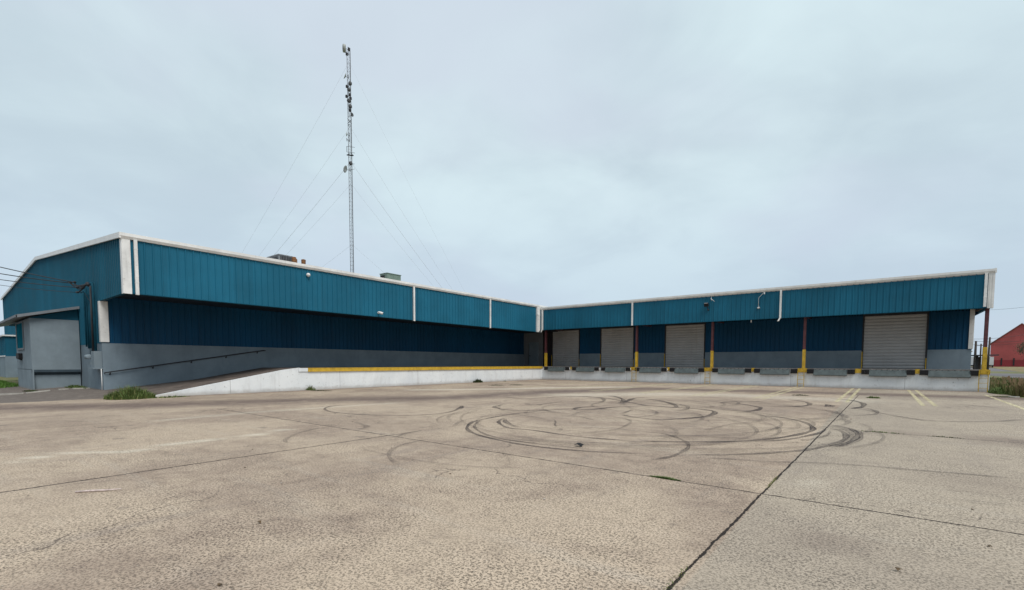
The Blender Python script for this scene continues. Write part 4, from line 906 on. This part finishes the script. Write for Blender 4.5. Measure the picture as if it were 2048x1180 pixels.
# parked trucks in the distance
def truck(loc,label,ang,long=True):
    r_=empty('parked_truck',loc,label,'truck','white trucks parked in the distance')
    L_=Vector(loc); f_=Vector((math.cos(ang),math.sin(ang),0)); s_=Vector((-math.sin(ang),math.cos(ang),0)); U_=Vector((0,0,1))
    b=MB(); b.obox(L_+U_*1.85-f_*1.2,f_*2.3,s_*1.1,U_*1.05); b.build('cargo_box',M['truckwhite'],r_)
    b=MB(); v=[]
    pr=[(1.2,.5),(3.1,.5),(3.1,1.25),(2.5,1.45),(2.1,2.25),(1.2,2.3)]
    for sg in (-1,1):
        for a_,z_ in pr: v.append(L_+f_*a_+s_*sg*1.0+U_*z_)
    n=len(pr); b.add(v,[tuple(range(n))[::-1],tuple(range(n,2*n))]+[(i,(i+1)%n,n+(i+1)%n,n+i) for i in range(n)]); b.build('cab',M['truckwhite'],r_)
    b=MB(); b.obox(L_+f_*2.32+U_*1.85,f_*.2-U_*.0,s_*.9,U_*.28); b.build('windscreen',M['glass'],r_)
    b=MB(); b.obox(L_+U_*.6,f_*3.1,s_*.5,U_*.12); b.build('chassis',M['dark'],r_)
    for a_ in (-2.3,2.2):
        for sg in (-1,1):
            b=MB(); b.lathe(L_+f_*a_+s_*sg*.8+U_*.45,s_*sg,[(0,.45),(.25,.45),(.26,.25),(.22,.2)],14); b.build('wheel',M['black'],r_)
truck((45.3,133.5,.5),'white box truck parked far off in the gap left of the yellow column',R(82))
truck((48.0,135.6,.5),'white truck half hidden between the yellow column and the red warehouse',R(82))
b=MB(); b.box(38,150,.3,46.5,160,5.0); b.box(37.8,149.8,5.0,46.7,160.2,5.3); tag(b.build('tan_building',M['tan']),'distant pale tan building glimpsed beside the right warehouse corner','building')
# poles and wires
def upole(x,y,z0,z1,r_,lean,label,arm=False):
    b=MB(); b.tube([(x,y,z0),(x+lean[0],y+lean[1],z1)],[r_*1.2,r_*.8],8)
    e=empty('utility_pole',(x,y,z0),label,'utility pole','utility poles right of the dock'); b.build('pole',M['pole'],e)
    if arm:
        b=MB(); c=Vector((x+lean[0],y+lean[1],z1-.4)); b.obox(c,(.75,.58,0),(-.04,.05,0),(0,0,.05)); b.build('crossarm',M['pole'],e)
upole(41.84,104.0,.1,6.5,.22,(0,0),'straight dark utility pole just left of the yellow end column')
upole(42.72,104.6,.1,5.9,.15,(0,0),'short utility pole with crossarm beside the yellow end column',True)
upole(40.21,76.95,0,6.15,.15,(.15,.49),'leaning dark utility pole between the end column and the red warehouse')
def owire(a,c,r_,label):
    b=MB(); a,c=Vector(a),Vector(c); b.tube([a.lerp(c,k/12)-Vector((0,0,.5*4*(k/12)*(1-k/12))) for k in range(13)],r_,4); tag(b.build('overhead_wire',M['wire']),label,'power line','overhead wires at the right')
owire((41.33,103.6,6.9),(53.5,113.3,8.9),.03,'upper overhead wire rising in front of the red warehouse')
owire((41.34,103.6,6.5),(53.5,113.3,7.2),.035,'nearly level overhead wire crossing in front of the red warehouse')
owire((41.37,103.6,5.7),(53.5,113.3,6.9),.025,'lowest faint overhead wire in front of the red warehouse')
owire((36.2,49.5,8.55),(45,41,9.6),.012,'single faint wire high in the sky right of the dock canopy')

# ------------------------------------------------------------------ vegetation
def blades(b,cx_,cy_,rad,n,h,wd=.012,lean=.5,elong=(1,1),rot=0,tone=(0,1)):
    for i in range(n):
        a=random.random()*6.283; r_=rad*math.sqrt(random.random()); u_,v_=r_*math.cos(a)*elong[0],r_*math.sin(a)*elong[1]
        x=cx_+u_*math.cos(rot)-v_*math.sin(rot); y=cy_+u_*math.sin(rot)+v_*math.cos(rot)
        hh=h*(.35+.75*random.random())*(1-.72*(r_/max(rad,.01))**1.5); th=random.random()*6.283; ln=lean*random.uniform(.2,1.1)*hh
        dx,dy=math.cos(th)*ln,math.sin(th)*ln; sx,sy=-math.sin(th)*wd,math.cos(th)*wd; z=gz(x,y)
        b.val=random.uniform(*tone)
        b.add([(x-sx,y-sy,z-.01),(x+sx,y+sy,z-.01),(x+dx*.4+sx*.8,y+dy*.4+sy*.8,z+hh*.62),(x+dx*.4-sx*.8,y+dy*.4-sy*.8,z+hh*.62),(x+dx,y+dy,z+hh)],[(0,1,2,3),(3,2,4)])
def weed(x,y,rad,n,h,label,mat='weed',**k):
    b=MB(); blades(b,x,y,rad,n,h,**k)
    o=b.build('weed_clump',M[mat],None,'tone'); return tag(o,label,'weeds','weeds growing in the yard')
weed(.35,-30.85,.85,2300,.6,'largest bushy green weed clump at the foot of the ramp',elong=(1.0,1.0),wd=.011,lean=.8)
weed(1.0,-29.6,.4,260,.12,'thin flat weeds trailing right of the big clump at the ramp toe',elong=(.6,1.8),lean=1.4)
weed(.40,-22.9,.25,200,.34,'sparse yellow-green tuft against the white dock wall near its yellow rail end',lean=.6,wd=.008)
weed(1.5,-22.9,.4,260,.06,'flat dark weed mat on the concrete right of the tuft by the white wall','weed_dark',elong=(1.6,.5),rot=.5,lean=1.6,tone=(0,.5))
weed(.62,-9.35,.42,420,.34,'dark leafy plant at the base of the white dock wall near the inner corner','weed_dark',elong=(.6,1.2),wd=.02,lean=.9,tone=(0,.6))
weed(1.1,-6.6,.12,30,.3,'two thin stalks at the white wall close to the inner corner','weed_dark',wd=.006)
weed(4.6,-11.9,.5,300,.06,'flat weed patch in front of the inner corner, left one of two','weed_dark',lean=1.6,tone=(0,.6),elong=(1.1,.6),rot=.7)
weed(5.4,-10.7,.5,300,.06,'flat weed patch in front of the inner corner, right one of two','weed_dark',lean=1.6,tone=(0,.6),elong=(1.1,.6),rot=.7)
weed(22.25,-10.1,.3,160,.07,'dark flat weed mat on the concrete left of the bay lines before the fourth column','weed_dark',lean=1.5,elong=(1.3,1.2),tone=(0,.75))
weed(25.05,-9.96,.24,200,.13,'low green weed clump on the concrete between two pairs of yellow bay lines',lean=1.3,elong=(1.1,1),tone=(0,.9))
weed(22.92,-30.30,.22,700,.03,'narrow bright green weed patch growing along the joint in the foreground',lean=1.8,elong=(1.0,.16),wd=.006,tone=(0,.8))
weed(25.25,-23.12,.4,150,.035,'thin green weeds in the slab joint right of the tyre circles',lean=1.6,elong=(1,.1),wd=.008)
weed(26.3,-23.15,.3,110,.035,'sparse weeds further right along the same slab joint','weed_dark',lean=1.6,elong=(1,.12),wd=.008)
weed(24.09,-29.6,.45,170,.018,'dry yellowish weeds filling the wide joint near the slab crossing',lean=1.6,elong=(.05,1),wd=.004,tone=(.8,1))
weed(24.02,-33.1,.3,90,.015,'dry weeds in the joint at the bottom edge of the photo',lean=1.6,elong=(.09,1),wd=.004,tone=(.6,1))
weed(-8.1,-31.2,1.0,900,.17,'low dark green weeds at the foot of the stucco shed and gable wall','weed',elong=(1.9,.35),rot=.0,lean=.9,tone=(0,.6))
weed(-8.0,-32.9,.6,400,.08,'flat weeds along the asphalt in front of the stucco shed corner','weed_dark',elong=(1.6,.35),rot=.1,lean=1.4)
weed(30.25,-1.3,.8,1500,.38,'bright green weeds at the right end of the dock in front of the tall grass',elong=(.45,1.7),lean=.9,tone=(0,.85))
weed(29.85,-5.2,.5,400,.06,'dead brown weeds along the kerb at the right edge of the yard','weed_dark',elong=(1,.5),lean=1.5,tone=(.6,1))
b=MB()
for i in range(13000):
    y=-4.6+(random.random()**2.2)*40; x=30.35+random.random()*6.6*min(1,.35+(y+6)/12)
    hh=random.uniform(.35,.85)*(1-.72*S((y-1.5)/9)); 
    if random.random()<.25: hh*=.6
    th=random.random()*6.283; ln=hh*random.uniform(.05,.5); wd=random.uniform(.008,.02)*(1+max(0,y)*.02)
    dx,dy=math.cos(th)*ln,math.sin(th)*ln; sx,sy=-math.sin(th)*wd,math.cos(th)*wd
    nz=math.sin(x*1.3+2)*math.cos(y*.7)+math.sin(y*2.1+x)*.5
    b.val=max(0,min(1,.38+.3*nz+random.uniform(-.3,.3)+(.12 if hh>.55 else -.1))); n0=len(b.v)
    b.add([(x-sx,y-sy,0),(x+sx,y+sy,0),(x+dx*.4+sx*.7,y+dy*.4+sy*.7,hh*.6),(x+dx*.4-sx*.7,y+dy*.4-sy*.7,hh*.6),(x+dx,y+dy,hh)],[(0,1,2,3),(3,2,4)])
    if random.random()<.12:   # seed head
        b.val=1.0; hx,hy=x+dx*.9,y+dy*.9
        b.add([(hx-.03,hy,hh*.92),(hx+.03,hy,hh*.92),(hx+.02,hy+.02,hh*1.12),(hx-.01,hy,hh*1.15)],[(0,1,2,3)])
tag(b.build('tall_grass',M['tallgrass'],None,'tone'),'tall mixed green and reddish dry grass between the dock end and the road','grass',None,'stuff')
b=MB(); 
for i in range(9000):
    x=-30+random.random()*16; y=-35.5+random.random()*2.9; hh=random.uniform(.08,.2); th=random.random()*6.28; wd=.02
    sx,sy=-math.sin(th)*wd,math.cos(th)*wd; b.val=random.random(); z=gz(x,y)
    b.add([(x-sx,y-sy,z),(x+sx,y+sy,z),(x+math.cos(th)*.06,y+math.sin(th)*.06,z+hh)],[(0,1,2)])
tag(b.build('lawn_grass',M['lawn'],None,'tone'),'bright green lawn beside the stucco shed at the left edge','grass',None,'stuff')
# bank grass tone past the road
b=MB(); b.add([(47.9,20,gz(0,20)+.01),(120,20,gz(0,20)+.01),(120,95,gz(0,95)+.01),(47.9,95,gz(0,95)+.01)],[(0,1,2,3)])
v=[]; rws=[95,102,110,118,126,134,140,175]
for y in rws: v += [(47.9,y,gz(0,y)+.012),(120,y,gz(0,y)+.012)]
b.add(v,[(2*i,2*i+1,2*i+3,2*i+2) for i in range(len(rws)-1)])
gm=NT('dry_verge'); tag(b.build('verge',gm.done(gm.mix(gm.ramp(gm.noise(.5,6,.7),.35,.65),(.15,.13,.05),(.27,.20,.10)),.9)),kind='structure')
# tree at the right edge
Tr=empty('tree',(42.1,52.3,0),'broadleaf tree with hanging dark foliage at the right edge before the red warehouse','tree')
tc_=Vector((42.1,52.3,0)); b=MB()
b.tube([tc_,tc_+Vector((.1,0,1.2)),tc_+Vector((0,.1,2.6)),tc_+Vector((-.2,0,4.2))],[.26,.2,.16,.08],9)
limbs=[]
for k in range(9):
    a=k*2.4; z0=1.7+k*.24; e=tc_+Vector((math.cos(a)*2.0,math.sin(a)*2.0,z0+1.3)); s0=tc_+Vector((0,0,z0)); limbs.append((s0,e)); b.tube([s0,s0.lerp(e,.5)+Vector((0,0,.25)),e],[.09,.06,.025],6)
b.build('trunk',M['bark'],Tr)
b=MB(); cl_=[]
for s0,e in limbs:
    for t in (.55,.8,1.0,1.15): cl_.append((s0.lerp(e,t)+Vector((random.uniform(-.4,.4),random.uniform(-.4,.4),random.uniform(-.5,.45))),random.uniform(.4,.75)))
for k in range(8): a=k*.785+.3; cl_.append((tc_+Vector((math.cos(a)*2.3,math.sin(a)*2.3,random.uniform(2.6,4.8))),random.uniform(.4,.6)))
for k in range(8): cl_.append((tc_+Vector((random.uniform(-1,1),random.uniform(-1,1),random.uniform(4.2,5.5))),.6))
for c,r_ in cl_:
    tn=random.random()
    for i in range(130):
        q=c+Vector([random.gauss(0,r_*.45) for _ in range(3)]); s_=random.uniform(.05,.10)
        a=Vector([random.uniform(-1,1) for _ in range(3)]).normalized(); t=a.orthogonal().normalized()
        b.val=max(0,min(1,.6*tn+.5*random.random()-.1)); b.add([q-a*s_,q+t*s_*.5,q+a*s_,q-t*s_*.5],[(0,1,2,3)])
b.build('crown',M['leaf'],Tr,'tone')

# ------------------------------------------------------------------ litter
b=MB(); b.tube([(17.74,-35.3,.012),(17.83,-35.18,.016),(17.92,-35.07,.013),(18.02,-34.94,.02)],[.011,.012,.010,.005],6)
tag(b.build('stick',M['stickm']),'thin bleached stick lying on the concrete at the left foreground','stick')
def scrap(x,y,s_,mat,name,label,cat,h=.02,group=None):
    b=MB(); n=7; v=[(x,y,h)]
    for k in range(n):
        a=k*6.283/n; r_=s_*random.uniform(.5,1.1); v.append((x+math.cos(a)*r_,y+math.sin(a)*r_*.8,.004+random.random()*h))
    v2=[(q[0],q[1],q[2]-.004) for q in v]
    b.add(v+v2,[(0,1+k,1+(k+1)%n) for k in range(n)]+[(n+1,n+2+(k+1)%n,n+2+k) for k in range(n)]+[(1+k,n+2+k,n+2+(k+1)%n,1+(k+1)%n) for k in range(n)])
    return tag(b.build(name,mat),label,cat,group)
scrap(20.84,-28.91,.10,M['black'],'rubber_scrap','torn black scrap of rubber lying inside the big tyre circle','debris',.07)
scrap(20.51,-34.44,.026,M['leafdry'],'dry_leaf','single curled brown leaf with pale edge on the concrete lower left of centre','leaf',.03)
scrap(25.28,-31.98,.024,M['leafdry'],'dry_leaf','dark curled leaf lying at the lower right foreground','leaf',.03)
scrap(21.58,-35.17,.02,M['leafdry'],'dry_leaf','dark twig-like leaf bit at the bottom edge left of centre','leaf',.015)
for i,(x_,y_) in enumerate(((23.7,-27.9),(25.95,-29.6),(26.6,-30.4),(25.9,-30.9),(19.2,-33.6),(17.9,-33.5),(16.5,-32.8),(18.3,-31.2),(22.2,-32.1),(21.3,-25.9),(14.5,-29.5),(20.5,-31.9),(13.2,-33.9),(27.3,-26.5),(24.6,-20.5),(18.9,-26.0),(16.0,-26.1))):
    scrap(x_,y_,.018,M['leafdry'] if i%4 else M['paperm'],'litter_crumb','tiny crumb of dark or pale litter scattered on the concrete yard','litter',.012,'litter crumbs on the yard')
